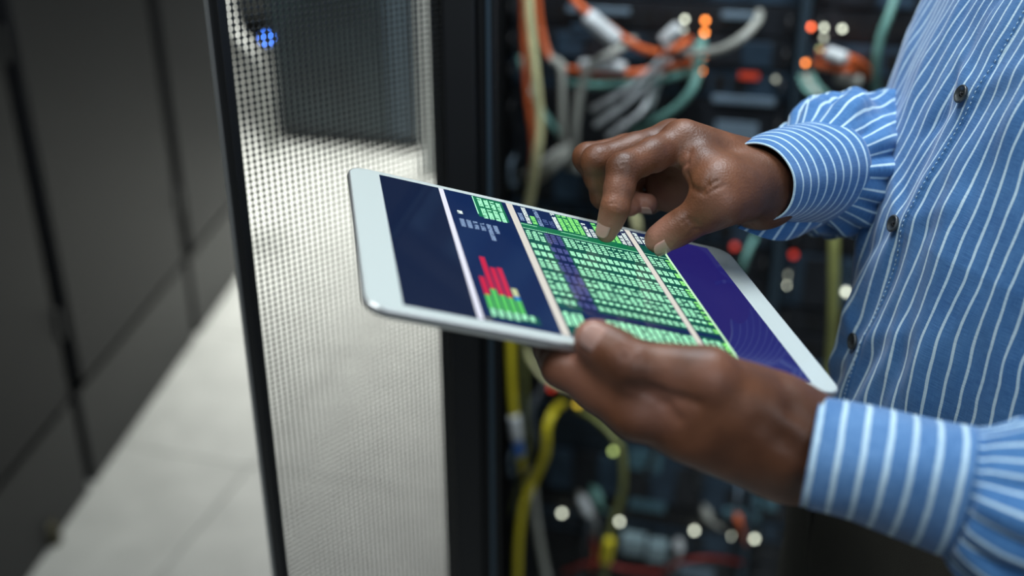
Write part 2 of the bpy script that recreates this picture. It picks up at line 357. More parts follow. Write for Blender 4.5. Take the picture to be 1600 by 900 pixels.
# ------------------------------------------------------------------ servers
hlow = .05
units = []
def nm(h): return h
U_ = .04445
specs = []
kinds = ['rack_server', 'storage_server', 'network_switch', 'patch_panel', 'rack_server', 'storage_server']
kindname = {'rack_server': 'server', 'storage_server': 'server', 'network_switch': 'network switch', 'patch_panel': 'patch panel'}
ORD = 'lowest second third fourth fifth sixth seventh eighth ninth tenth eleventh twelfth thirteenth fourteenth fifteenth sixteenth seventeenth eighteenth nineteenth twentieth twenty-first twenty-second twenty-third twenty-fourth twenty-fifth twenty-sixth twenty-seventh twenty-eighth twenty-ninth thirtieth thirty-first thirty-second thirty-third thirty-fourth thirty-fifth thirty-sixth thirty-seventh thirty-eighth thirty-ninth fortieth'.split()
colr = {0: 'left-hand', 1: 'right-hand'}
def server(col, kind, h, n, idx, total):
    a0, a1 = (aL, aM0) if col == 0 else (aM1, aR)
    lab = '%s %s, %s from the floor in the %s rack column' % ({1: 'slim', 2: 'double-height'}[n], kindname[kind], ORD[idx], colr[col])
    e = empty(kind, RX[0]+RY*(a0+a1)/2-RN*.3+UP*h, lab, kindname[kind].split()[-1] if kind != 'network_switch' else 'switch', 'equipment stacked in the %s rack column' % colr[col])
    X = (RX[0]+UP*h-Vector(e.location), RY, RN, UP); H = n*U_-.0012
    box('chassis', M['server'], a0+.002, a1-.002, -.6 if kind != 'patch_panel' else -.15, 0, .0004, H, e, .001, X)
    wdt = a1-a0
    box('faceplate', M['serverblue'] if (idx+col) % 3 == 0 else M['server'], a0+.004, a1-.004, 0, .004, .002, H-.002, e, .001, X)
    for s in (a0+.008, a1-.018):
        tube('handle', [tuple(X[0]+RY*(s+.005)+RN*.004+UP*H*.25), tuple(X[0]+RY*(s+.005)+RN*.026+UP*H*.3), tuple(X[0]+RY*(s+.005)+RN*.026+UP*H*.7), tuple(X[0]+RY*(s+.005)+RN*.004+UP*H*.75)], .003, M['label'] if kind == 'storage_server' and idx % 4 == 1 else M['black'], e, 6, 4)
    if kind == 'storage_server':
        nb = 8
        for i in range(nb):
            s0 = a0+.03+(wdt-.06)*i/nb
            b = box('drive_bay', M['serverblue'] if i % 2 else M['server'], s0+.002, s0+(wdt-.06)/nb-.002, .004, .010, .005, H-.005, e, .001, X)
    elif kind in ('network_switch', 'patch_panel'):
        nb = 12
        for i in range(nb):
            s0 = a0+.04+(wdt-.10)*i/nb
            box('port', M['black'], s0+.003, s0+(wdt-.10)/nb-.003, .004, .0065, H*.25, H*.75, e, 0, X)
    else:
        bm = bmesh.new()
        for i in range(int(3*n)):
            z = H*(i+.7)/(3*n+.4); bm_box(bm, a0+.05, a1-.12, .004, .0065, z, z+.003, 0, X)
        tag(bm_done('vent_grille', bm, M['black'], e))
        box('drive_slot', M['label'], a1-.10, a1-.04, .004, .0075, H*.35, H*.65, e, .001, X)
    units.append((col, h, h+n*U_, e, X)); return e
for col in (0, 1):
    h = .06; idx = 0
    pat = [2, 1, 2, 1, 1, 2, 2, 1, 2, 1, 2, 1, 1, 2, 2, 1, 1, 2, 2, 1, 1, 2, 1, 2, 2, 1]
    kd = ['storage_server', 'network_switch', 'rack_server', 'patch_panel', 'network_switch', 'storage_server', 'rack_server', 'patch_panel']
    while h < 1.98:
        n = pat[(idx+col*3) % len(pat)]; k = kd[(idx*(1+col)+col) % len(kd)]
        if k in ('patch_panel', 'network_switch'): n = 1
        server(col, k, h, n, idx, 0); h += n*U_; idx += 1
def unit_at(px, py):
    a, h = RC(px, py); col = 0 if a < (aM0+aM1)/2 else 1
    for u in units:
        if u[0] == col and u[1] <= h < u[2]: return u
    return units[0]
def led(px, py, key, colr_, s, r=.0030):
    u = unit_at(px, py); p = Q(px, py, .012)
    bm = bmesh.new(); bmesh.ops.create_uvsphere(bm, u_segments=10, v_segments=6, radius=r)
    for v in bm.verts: v.co = v.co+p-Vector(u[3].location)
    bm_done('indicator_light', bm, ledmat(key, colr_, s), u[3], True)
    # little socket which carries the lamp
    pa = (p-RX[0]).dot(RY); bm = bmesh.new(); bm_box(bm, pa-.004, pa+.004, .003, .0095, p.z-.004, p.z+.004, 0, (RX[0]-Vector(u[3].location), RY, RN, UP)); bm_done('lamp_socket', bm, M['black'], u[3])
Wc = (.80, .85, .68); Oc = (1, .27, .045)
for p in [(1070, 30), (1287, 43), (1316, 45)]: led(*p, 'white', Wc, 5.5)
for p in [(1068, 47), (1287, 59)]: led(*p, 'dim_white', Wc, 2.2)
for p in [(1102, 32), (1101, 51), (1099, 88), (1096, 111), (1258, 98)]: led(*p, 'orange', Oc, 9)
led(1267, 42, 'red_orange', (1, .16, .05), 8); led(1281, 79, 'yellow_green', (.78, .95, .42), 9); led(1212, 124, 'faint', Wc, 1.3)
for p in [(1232, 446), (1322, 456), (878, 802), (968, 815), (1085, 829), (1145, 838), (1179, 842)]: led(*p, 'low_white', Wc, 5.5, .0038)
for p in [(937, 777), (1233, 430)]: led(*p, 'low_dim', Wc, 1.5, .0038)
led(958, 705, 'lime', (.62, .80, .25), 2.6, .0042)
led(903, 632, 'amber', (.85, .60, .03), 1.8, .0050)
for p in [(1148, 385), (1240, 398), (862, 606)]: led(*p, 'red', (1, .05, .02), .8, .005)
def plate(px0, px1, py0, py1, m, name='label_strip', off=.011):
    u = unit_at((px0+px1)/2, (py0+py1)/2)
    a0, z1 = RC(px0, (py0+py1)/2)[0], RC((px0+px1)/2, py0)[1]; a1, z0 = RC(px1, (py0+py1)/2)[0], RC((px0+px1)/2, py1)[1]
    box(name, m, a0, a1, .003, off, z0, z1, u[3], .001, (RX[0]-Vector(u[3].location), RY, RN, UP))
for a in [(888, 986, 10, 19), (1128, 1188, 18, 28), (1114, 1212, 150, 160), (980, 1075, 224, 232), (1000, 1060, 262, 268)]: plate(*a, M['label'])
for a in [(896, 930, 36, 44), (896, 930, 47, 56)]: plate(*a, M['serverblue'], 'blue_cover')
rd = mat('lit_red_display', (.1, .01, .01), .4, emit=(.8, .08, .03), estr=.45)
plate(1156, 1186, 112, 121, rd, 'status_display')
for a in [(985, 1040, 778, 792), (1110, 1165, 708, 735), (985, 1035, 700, 730), (1170, 1215, 770, 790), (1130, 1190, 795, 806)]: plate(*a, M['teallabel'], 'cover_plate')
for a in [(965, 1075, 690, 748), (1090, 1220, 700, 760)]: plate(*a, M['serverblue'], 'blue_cover', .009)
for a in [(975, 1010, 828, 850), (1015, 1045, 838, 862)]: plate(*a, mat('pale_connector_block', (.30, .42, .45), .5), 'connector_block', .03)
# ------------------------------------------------------------------ cables
def cable(pts, w, m, label, parts=(), name='network_cable', cat='cable', group=None):
    """pts: (px, py, offset from rack face); w: apparent width in pixels"""
    pp = [Q(*p) for p in pts]; r = w/2*1.62/F
    base = pp[0]; e = empty(name, base, label, cat, group)
    loc = [tuple(p-base) for p in pp]
    tube('cable_sheath', loc, r, m, e, 10, 8)
    for (q0, q1, ww, mm, nme) in parts:
        a, b = Q(*q0)-base, Q(*q1)-base; L_ = (b-a); rr = ww/2*1.62/F; st = [a+L_*t for t in (0, .04, .12, .5, .88, .96, 1)]
        v, f = tube_bm([tuple(x) for x in st], np.array([rr*.7, rr*.92, rr, rr, rr, rr*.92, rr*.7]), 12); pyd(nme, v, f, mm, e, True)
    # plug where it meets the equipment
    return e
cable([(830, -70, .10), (826, 0, .11), (835, 100, .12), (843, 190, .12), (838, 250, .12), (824, 330, .10), (800, 430, .08), (792, 500, .08)], 13, CM['cream'], 'thick cream-yellow cable hanging full length at the left side of the rack')
cable([(818, -70, .06), (819, 60, .07), (824, 150, .07), (834, 230, .07), (829, 300, .07)], 10, CM['orange'], 'red-orange cable running close behind the cream-yellow one')
cable([(836, -70, .05), (843, 30, .06), (855, 82, .07), (868, 98, .08)], 9, CM['orange'], 'thin orange cable slanting down to the grey one at upper left of the rack',
      [((862, 92, .08), (884, 108, .08), 13, CM['grey'], 'connector_boot')])
cable([(842, 40, .04), (858, 88, .07), (876, 102, .085), (879, 150, .09), (880, 205, .09), (886, 240, .08), (905, 268, .07)], 11, CM['grey'], 'grey cable with a sharp bend, hanging straight down left of the fork')
cable([(990, 62, .03), (962, 80, .09), (925, 102, .11), (908, 140, .11), (900, 195, .11), (898, 235, .10), (890, 262, .07)], 12, CM['grey'], 'grey cable curving down from under the white sleeve')
cable([(880, -30, .06), (905, 8, .10), (940, 34, .12), (975, 60, .12), (1005, 77, .11), (1040, 82, .08), (1078, 62, .02)], 11, CM['orange'], 'orange fibre cable with a translucent white sleeve along its upper stretch',
      [((916, 24, .13), (966, 66, .13), 24, CM['white'], 'plastic_sleeve'), ((1036, 66, .09), (1062, 42, .09), 20, CM['white'], 'connector_boot')])
cable([(884, 108, .03), (920, 113, .07), (960, 115, .08), (1010, 112, .08), (1078, 97, .02)], 11, CM['orange'], 'orange fibre cable sagging almost level below the sleeved one',
      [((905, 101, .09), (978, 106, .09), 17, CM['white'], 'plastic_sleeve')])
cable([(886, 130, .02), (925, 134, .05), (980, 131, .07), (1030, 124, .07), (1082, 112, .02)], 10, CM['teal'], 'teal cable running level just under the orange ones')
cable([(1066, 84, .02), (1090, 84, .08), (1130, 76, .11), (1163, 56, .11), (1184, 32, .08), (1186, 20, .02)], 12, CM['grey'], 'grey cable arching to the right past the orange lights')
for k, a in enumerate([[(1052, 52, .03), (1035, 88, .07), (1000, 124, .09), (960, 152, .09), (924, 172, .08)], [(1050, 70, .03), (1030, 106, .07), (998, 144, .09), (966, 172, .09), (930, 196, .08)],
           [(1046, 92, .03), (1022, 134, .06), (1004, 172, .09), (980, 192, .09), (950, 214, .08)], [(1046, 96, .03), (1034, 120, .05), (1022, 150, .06), (1012, 170, .06)]]):
    p, q_ = a[-2], a[-1]
    cable(a, 7, CM['white'], ['white cable of the slanting bunch, uppermost', 'white cable of the slanting bunch, second from top', 'white cable of the slanting bunch, lowest and longest', 'short white cable ending at the right of the slanting bunch'][k],
          [(p, q_, 10, CM['white'], 'connector_boot')], group='white patch cables slanting above the hand')
for k, a in enumerate([[(1098, 60, .02), (1092, 108, .08), (1082, 140, .10), (1055, 170, .10), (1020, 190, .08), (990, 206, .02)], [(1090, 70, .02), (1086, 120, .06), (1074, 150, .08), (1046, 176, .08), (1014, 196, .06), (995, 214, .02)]]):
    cable(a, 11, CM['teal'], ['teal cable curving down above the hand, outer of two', 'teal cable curving down above the hand, inner of two'][k])
cable([(812, 90, .02), (828, 140, .05), (845, 170, .06), (870, 205, .07), (886, 230, .06), (900, 262, .03)], 8, CM['teal'], 'thin teal cable crossing behind the cream-yellow one')
for k, a in enumerate([[(892, 225, .08), (870, 240, .09), (842, 262, .08), (818, 275, .02)], [(898, 232, .08), (880, 248, .09), (855, 268, .08), (828, 290, .02)]]):
    cable(a, 14, CM['grey'], ['pale grey cable spreading left from the fork, upper', 'pale grey cable spreading left from the fork, lower'][k])
# right rack column
cable([(1282, 84, .02), (1300, 84, .07), (1325, 92, .09), (1345, 102, .06), (1360, 118, .02)], 14, CM['orange'], 'orange cable stub at the plug cluster, nearer the top', [((1292, 82, .08), (1322, 92, .10), 18, CM['white'], 'connector_boot')])
cable([(1275, 98, .02), (1300, 106, .07), (1325, 108, .09), (1350, 110, .02)], 12, CM['orange'], 'orange cable stub under the plug cluster', [((1306, 118, .07), (1345, 128, .07), 18, CM['grey'], 'connector_boot')])
for k in range(3):
    cable([(1250+k*9, 120-k*2, .02), (1258+k*9, 138-k*3, .07), (1278+k*9, 158-k*3, .08), (1312+k*7, 190-k*8, .06), (1340, 220, .02)], 8, CM['teal'] if k != 1 else CM['grey'],
          ['teal cable slanting to the right sleeve, left of three', 'grey-green cable slanting to the right sleeve, middle of three', 'teal cable slanting to the right sleeve, right of three'][k])
cable([(1408, -40, .04), (1392, 15, .08), (1375, 62, .09), (1368, 110, .08), (1372, 170, .02)], 11, CM['teal'], 'dark teal cable beside the shirt front at top')
# lower
cable([(792, 330, .03), (796, 420, .10), (797, 500, .14), (799, 590, .15), (803, 650, .15), (808, 690, .15), (811, 705, .14), (817, 735, .08), (822, 760, .01)], 13, CM['yellow'], 'bright yellow cable with a white boot and blue plug below the tablet',
      [((803, 648, .15), (808, 688, .15), 20, CM['white'], 'connector_boot'), ((808, 688, .15), (812, 712, .15), 18, CM['blue'], 'plug')])
cable([(816, 470, .03), (820, 560, .06), (822, 640, .07), (824, 690, .07), (815, 740, .07), (800, 800, .04)], 7, CM['olive'], 'thin olive cable beside the bright yellow one')
cable([(880, 630, .02), (866, 642, .09), (855, 668, .12), (852, 710, .12), (836, 748, .11), (818, 790, .11), (810, 850, .11), (808, 940, .10)], 14, CM['yellow'], 'yellow cable curving down at the left of the rack floor')
cable([(903, 640, .02), (925, 650, .06), (958, 680, .09), (972, 712, .10), (972, 770, .10), (956, 820, .10), (948, 870, .10), (940, 930, .08)], 12, CM['olive'], 'olive cable looping down under the left hand',
      [((953, 842, .11), (946, 880, .11), 20, CM['yellow'], 'connector_boot')])
cable([(828, 735, .02), (834, 770, .08), (838, 810, .09), (846, 860, .09), (862, 940, .09)], 13, CM['grey'], 'grey cable falling beside the yellow one')
cable([(820, 540, .02), (832, 565, .07), (850, 590, .09), (880, 606, .09), (905, 612, .04)], 9, CM['cream'], 'cream cable arching behind the fingers of the left hand')
cable([(1302, 300, .04), (1303, 370, .09), (1302, 480, .10), (1298, 560, .09), (1290, 640, .08), (1280, 720, .02)], 15, CM['olive'], 'thick olive cable hanging straight between tablet and shirt')
cable([(1180, 370, .03), (1168, 395, .06), (1158, 425, .06), (1150, 450, .02)], 10, CM['teal'], 'short teal cable above the tablet corner')
cable([(985, 320, .02), (995, 350, .07), (998, 400, .05), (1000, 440, .02)], 12, CM['cream'], 'cream cable glimpsed between index finger and thumb')
cable([(880, 895, .05), (930, 880, .10), (980, 890, .10), (1040, 895, .06)], 9, CM['red'], 'dark red cable lying low across the rack floor')
cable([(1020, 905, .05), (1060, 880, .09), (1110, 872, .09), (1160, 880, .02)], 8, CM['red'], 'dark red cable lying at the right of the other red one')
for pts_, w__, m_, lab_, pr_2 in [
    ([(905, 770, .02), (915, 790, .06), (930, 815, .07), (932, 850, .04)], 8, 'grey', 'short grey patch cable left of the yellow boot', ((908, 776, .06), (922, 806, .07), 18, CM['white'], 'connector_boot')),
    ([(925, 760, .02), (938, 790, .07), (950, 800, .05)], 7, 'teal', 'short teal patch cable above the yellow boot', ((928, 764, .05), (938, 786, .07), 16, CM['teal'], 'connector_boot')),
    ([(922, 835, .02), (930, 858, .06), (926, 890, .04)], 8, 'orange', 'short orange patch cable at the bottom of the rack', ((924, 838, .05), (930, 856, .06), 14, CM['red'], 'connector_boot')),
    ([(1100, 790, .02), (1108, 812, .06), (1128, 826, .05)], 7, 'grey', 'short grey patch cable between the low white lights', ((1101, 794, .05), (1108, 812, .06), 16, CM['grey'], 'connector_boot')),
    ([(1150, 800, .02), (1158, 822, .05), (1166, 850, .03)], 6, 'orange', 'thin orange patch cable beside the rightmost low lights', ((1151, 804, .04), (1156, 818, .05), 12, CM['orange'], 'connector_boot')),
    ([(1060, 842, .02), (1062, 862, .06), (1050, 890, .03)], 8, 'white', 'short white patch cable under the connector blocks', ((1060, 844, .05), (1062, 862, .06), 16, CM['white'], 'connector_boot'))]:
    cable(pts_, w__, CM[m_], lab_, [pr_2], group='short patch cables low in the rack')
cable([(905, 795, .02), (925, 810, .07), (915, 850, .08), (905, 905, .06)], 12, CM['dark'], 'dark grey cable below the leftmost low light')
cable([(1010, 740, .02), (1030, 690, .08), (1065, 660, .10), (1100, 700, .08), (1090, 760, .02)], 12, CM['dark'], 'dark cable arched over the blue covers')
cable([(885, 560, .02), (830, 640, .1), (845, 720, .1), (800, 760, .05)], 11, CM['dark'], 'black cable passing behind the yellow loop')

# ================================================================== TABLET
TR_ = np.array([[0.9393237098910353, 0.17430646779396755, -0.2954458043732091], [0.18870054729411992, 0.45669171102982553, 0.869381840463412], [0.28646652769118, -0.8723817606769644, 0.396089626411394]])
TT = np.array([-0.07682688849421918, -0.06535779569307644, 0.6286139008040045])
def tcam(s, t, n=0):      # metres on the display -> camera space (n > 0 points behind the glass)
    v = TR_@np.array([s, t, n])+TT; return np.array([v[0], -v[1], -v[2]])
def tabw(s, t, n=0): return Vector(tw(tcam(s, t, n))[0])
SW, SH = .2134, .160; s0, s1, t0_, t1 = -.0180, SW+.0165, -.0052, SH+.0070; TH = .0066
tb = empty('tablet', tabw((s0+s1)/2, t1, TH), 'white and silver tablet with a dark blue data screen, held in both hands', 'tablet')
TBL = Vector(tb.location)
def tl(s, t, n=0): return tabw(s, t, n)-TBL
def rrect(s0, s1, t0, t1, r, k=8):
    o = []
    for cx, cy, a in ((s1-r, t1-r, 0), (s0+r, t1-r, 90), (s0+r, t0+r, 180), (s1-r, t0+r, 270)):
        for i in range(k+1): q = math.radians(a+90*i/k); o.append((cx+r*math.cos(q), cy+r*math.sin(q)))
    return o
def plateloft(name, rings, m, flat=True):
    v = []; n = len(rings[0][0])
    for ring, h in rings: v += [tl(a, b, h) for a, b in ring]
    f = [(i*n+j, i*n+(j+1) % n, (i+1)*n+(j+1) % n, (i+1)*n+j) for i in range(len(rings)-1) for j in range(n)]
    f += [tuple(range(n)), tuple(range((len(rings)-1)*n, len(rings)*n))[::-1]]
    bm = bmesh.new(); vs = [bm.verts.new(x) for x in v]
    for q_ in f: bm.faces.new([vs[i] for i in q_])
    return bm_done(name, bm, m, tb)
R0 = .011
case = plateloft('metal_case', [(rrect(s0+.0002, s1-.0002, t0_+.0002, t1-.0002, R0), .0), (rrect(s0-.0002, s1+.0002, t0_-.0002, t1+.0002, R0), .0006), (rrect(s0-.0003, s1+.0003, t0_-.0003, t1+.0003, R0), .0030), (rrect(s0+.0008, s1-.0008, t0_+.0008, t1-.0008, R0), .0048),
    (rrect(s0+.003, s1-.003, t0_+.003, t1-.003, R0*.9), .0061), (rrect(s0+.006, s1-.006, t0_+.006, t1-.006, R0*.8), TH)], M['alu'])
plateloft('glass_front', [(rrect(s0+.0008, s1-.0008, t0_+.0008, t1-.0008, R0-.0006), -.0001), (rrect(s0+.0006, s1-.0006, t0_+.0006, t1-.0006, R0-.0006), .0003)], M['bezel'])
disp = plateloft('display', [(rrect(0, SW, 0, SH, .0004, 2), -.00022), (rrect(0, SW, 0, SH, .0004, 2), -.00011)], M['navy'])
# home button ring at the far right bezel middle and camera dot on the left bezel
def ring(name, s, t, r0, r1, n, m):
    k = 24; v = []; 
    for rr in (r0, r1): v += [tl(s+rr*math.cos(i*2*math.pi/k), t+rr*math.sin(i*2*math.pi/k), n) for i in range(k)]
    f = [(i, (i+1) % k, k+(i+1) % k, k+i) for i in range(k)]; pyd(name, v, f, m, tb)
# printed content of the screen, as flat coloured pieces lit like the screen
quads = {}
def q4(key, a, b, t0, t1, n=-.00026, skew=0): quads.setdefault((key, n), []).append((a, b, t0, t1))
mm = .001
GL = {'0': '111101101101111', '1': '010110010010111', '2': '111001111100111', '3': '111001111001111', '4': '101101111001001', '5': '111100111001111', '6': '111100111101111', '7': '111001001001001',
      '8': '111101111101111', '9': '111101111001111', '.': '000000000000010', '-': '000000111000000', ',': '000000000010010'}
def text(key, s, t, txt, h, adv=None, n=-.00030):
    """figures whose line runs along +t (rotated a quarter turn, as on the photo); h = glyph height along s"""
    px = h/5; adv = adv or px*4
    for i, ch in enumerate(txt):
        g = GL.get(ch)
        if not g: continue
        for r in range(5):
            c_ = 0
            while c_ < 3:
                if g[r*3+c_] == '1':
                    e_ = c_
                    while e_ < 3 and g[r*3+e_] == '1': e_ += 1
                    # text baseline: top of glyph points to +s
                    ta = t+i*adv+c_*px-px*.12; tb_ = t+i*adv+e_*px+px*.12; sa = s+(4-r)*px-px*.14
                    q4(key, sa, sa+px*1.28, ta, tb_, n); c_ = e_
                else: c_ += 1
# left empty pane / separators
q4('bar', 35.6*mm, 38.6*mm, .2*mm, 159.6*mm); q4('bar2', 77.4*mm, 81.6*mm, .2*mm, 159.8*mm); q4('bar2', 155.4*mm, 159.0*mm, .2*mm, 159.8*mm); q4('greenbar', 174.6*mm, 176.2*mm, 2*mm, 159*mm)
q4('olive', 39*mm, 43*mm, 156.6*mm, 158.2*mm)
q4('violet', 176.2*mm, 213.3*mm, .1*mm, 159.9*mm, -.00024); q4('indigo', .1*mm, 35.6*mm, .1*mm, 159.9*mm, -.00024)
# small table on the second pane
q4('green', 56.2*mm, 74.5*mm, .6*mm, 31*mm, -.00024); q4('mint', 56.0*mm, 56.6*mm, 1*mm, 27.5*mm)
R = random.Random(3)
def num(n): 
    s_ = ''.join(R.choice('0123456789') for _ in range(n)); return s_[:1]+('.' if R.random() < .5 else R.choice('0123456789'))+s_[1:] if n > 2 else s_
for k in range(4):
    text('mint', (59.0+k*3.8)*mm, (2.5+k*.6)*mm, num(5), 2.5*mm, 2.1*mm); text('mint', (59.0+k*3.8)*mm, 18.0*mm, num(6), 2.5*mm, 2.1*mm)
text('white', 43.2*mm, 29.5*mm, '84', 2.8*mm, 2.1*mm)
for k in range(6): text('pale', (43.0+k*3.95)*mm, 41*mm, num(4 if k != 4 else 9), 2.4*mm, 2.2*mm)
# bar chart
for k, (tp, md, bt) in enumerate([(112.5, 132, 146), (87.9, 124.7, 146), (99.0, 129.5, 147), (97.5, 130.5, 147), (None, 119.4, 146)]):
    a = (43.1+k*3.95)*mm; b = a+3.0*mm
    if tp: q4('red', a, b, tp*mm, md*mm)
    q4('chartgreen', a, b, md*mm, bt*mm)
    if k == 4: q4('beige', a, b, 119.4*mm, 128*mm, -.00030); q4('blue', a, b, 128*mm, 132*mm, -.00030)
q4('greendark', 42.6*mm, 68*mm, 146.2*mm, 154.5*mm, -.00024)
for k in range(6):
    a = (43.6+k*3.95)*mm
    if k < 5: text('mint', a, 146.6*mm, '88', 2.2*mm, 1.7*mm)
    text('mint', a, (150.4 if k < 4 else 146.8)*mm, '88' if k < 4 else '888', 2.2*mm, 1.8*mm)
# big table
ROWS = [(36.3, 49.6, 5), (54.3, 60.3, 3), (64.0, 69.8, 3), (74.0, 76.4, 1), (77.6, 85.6, 3), (89.2, 98.0, 4), (100.6, 110.3, 4), (112.8, 115.9, 1), (120.3, 125.6, 2)]
def block(c0, n, keyf, bg, last=(134.0, 148.4), rows=ROWS):
    for k in range(n):
        s = c0+k*3.86; key = keyf(k)
        for (a, b, nn) in rows:
            if nn >= 4 and key != 'dim': adv = (b-a)/nn; text(key, s*mm, (a+.15)*mm, num(nn)[:nn], 2.5*mm, adv*mm)
            elif nn == 1: q4(key, s*mm, (s+2.5)*mm, a*mm, (a+(b-a)*.75)*mm)
            else: adv = (b-a)/nn; text(key, s*mm, a*mm, ''.join(R.choice('2356890') for _ in range(nn)), 2.5*mm, adv*mm)
        if key != 'dim': adv = (last[1]-last[0])/7; text(key, s*mm, last[0]*mm, ''.join(R.choice('0123456789') for _ in range(7)), 2.6*mm, adv*mm)
q4('green', 82*mm, 155*mm, 26*mm, 33.4*mm, -.00024)
q4('greendark', 82*mm, 95.5*mm, 34*mm, 130*mm, -.00024); q4('greendark', 104.5*mm, 155*mm, 34*mm, 127.5*mm, -.00024); q4('greendark', 106*mm, 155*mm, 133*mm, 159*mm, -.00024); q4('greendark', 82*mm, 94*mm, 132*mm, 158*mm, -.00024)
q4('mint', 82*mm, 155*mm, 33.3*mm, 33.8*mm); q4('mint', 82*mm, 92*mm, 27.7*mm, 28.2*mm); q4('mint', 107*mm, 124*mm, 27.7*mm, 28.2*mm)
block(82.9, 3, lambda k: 'mint', 'green'); block(94.4, 3, lambda k: 'dim', 'navy', rows=ROWS); block(106.1, 13, lambda k: 'mint', 'green')
# header of the table
for k, (s, a, b, key, g) in enumerate([(83.0, 12, 24, 'pale', 0), (86.8, 2, 26, 'white', 0), (90.6, 13, 25, 'lime', 1), (94.4, 2, 26, 'pale', 0), (98.2, 14, 22, 'dimw', 0), (102, 14, 24, 'dimw', 0), (105.8, 1, 26, 'white', 0),
        (109.6, 1, 25, 'lime', 1), (113.4, 1, 25, 'lime', 1), (117.2, 1, 25, 'lime', 1), (121, 2, 26, 'lime', 1), (124.8, 6, 26, 'white', 0), (128.6, 13, 26, 'white', 0), (132.4, 2, 25, 'lime', 1), (136.3, 3, 26, 'white', 0),
        (140, 8, 26, 'lime', 1), (143.9, 2, 26, 'lime', 1), (147.7, 12, 26, 'white', 0), (151.4, 2, 26, 'white', 0)]):
    n_ = int((b-a)/2.2); text(key, s*mm, a*mm, num(n_)[:n_], 2.5*mm, (b-a)/n_*mm)
    if g: q4('green', (s-.6)*mm, (s+3.2)*mm, (a-.5)*mm, 26*mm, -.00024)
# right-hand small block
q4('greendark', 159.4*mm, 174.6*mm, 20*mm, 127*mm, -.00024); q4('greendark', 160*mm, 174.6*mm, 131*mm, 159*mm, -.00024)
block(160.2, 4, lambda k: 'mint' if k < 3 else 'lime', 'green')
for k in range(3): text('white', (160.2+k*3.86)*mm, (3+4*k)*mm, num(6), 2.5*mm, 2.2*mm)
q4('mint', 159.4*mm, 174.6*mm, 32.8*mm, 33.2*mm)
ECOL = {'violet': (.016, .012, .135), 'indigo': (.002, .009, .036), 'bar': (.86, .88, 1.0), 'bar2': (.76, .73, .65), 'greenbar': (.62, 1, .62), 'olive': (.2, .2, .14), 'green': (.005, .17, .07), 'greendark': (.002, .085, .060), 'mint': (.42, 1.0, .62), 'white': (.85, 1, .93),
        'pale': (.25, .36, .55), 'dim': (.085, .10, .28), 'dimw': (.10, .15, .35), 'lime': (.30, .95, .22), 'red': (.62, .010, .055), 'chartgreen': (.10, .60, .12), 'beige': (.6, .66, .35), 'blue': (.01, .20, .60)}
groups = {}
for (key, n), L_ in quads.items(): groups.setdefault(key, []).extend([(x, n) for x in L_])
PN = {'bar': 'screen_divider', 'bar2': 'screen_divider', 'red': 'chart_bars', 'chartgreen': 'chart_bars'}
for key, L_ in groups.items():
    v = []; f = []
    for (a, b, ta, tb2), n in L_:
        i = len(v); v += [tl(a, ta, n), tl(b, ta, n), tl(b, tb2, n), tl(a, tb2, n)]; f.append((i, i+1, i+2, i+3))
    big = key in ('bar', 'bar2', 'greenbar')
    o = pyd(PN.get(key, 'screen_print'), v, f, mat('screen_'+key, (.004, .005, .01), .05, emit=ECOL[key], estr=1.3 if key in ('mint', 'white', 'lime', 'pale', 'dim') else 1.0), disp)
    tag(o, kind='stuff')
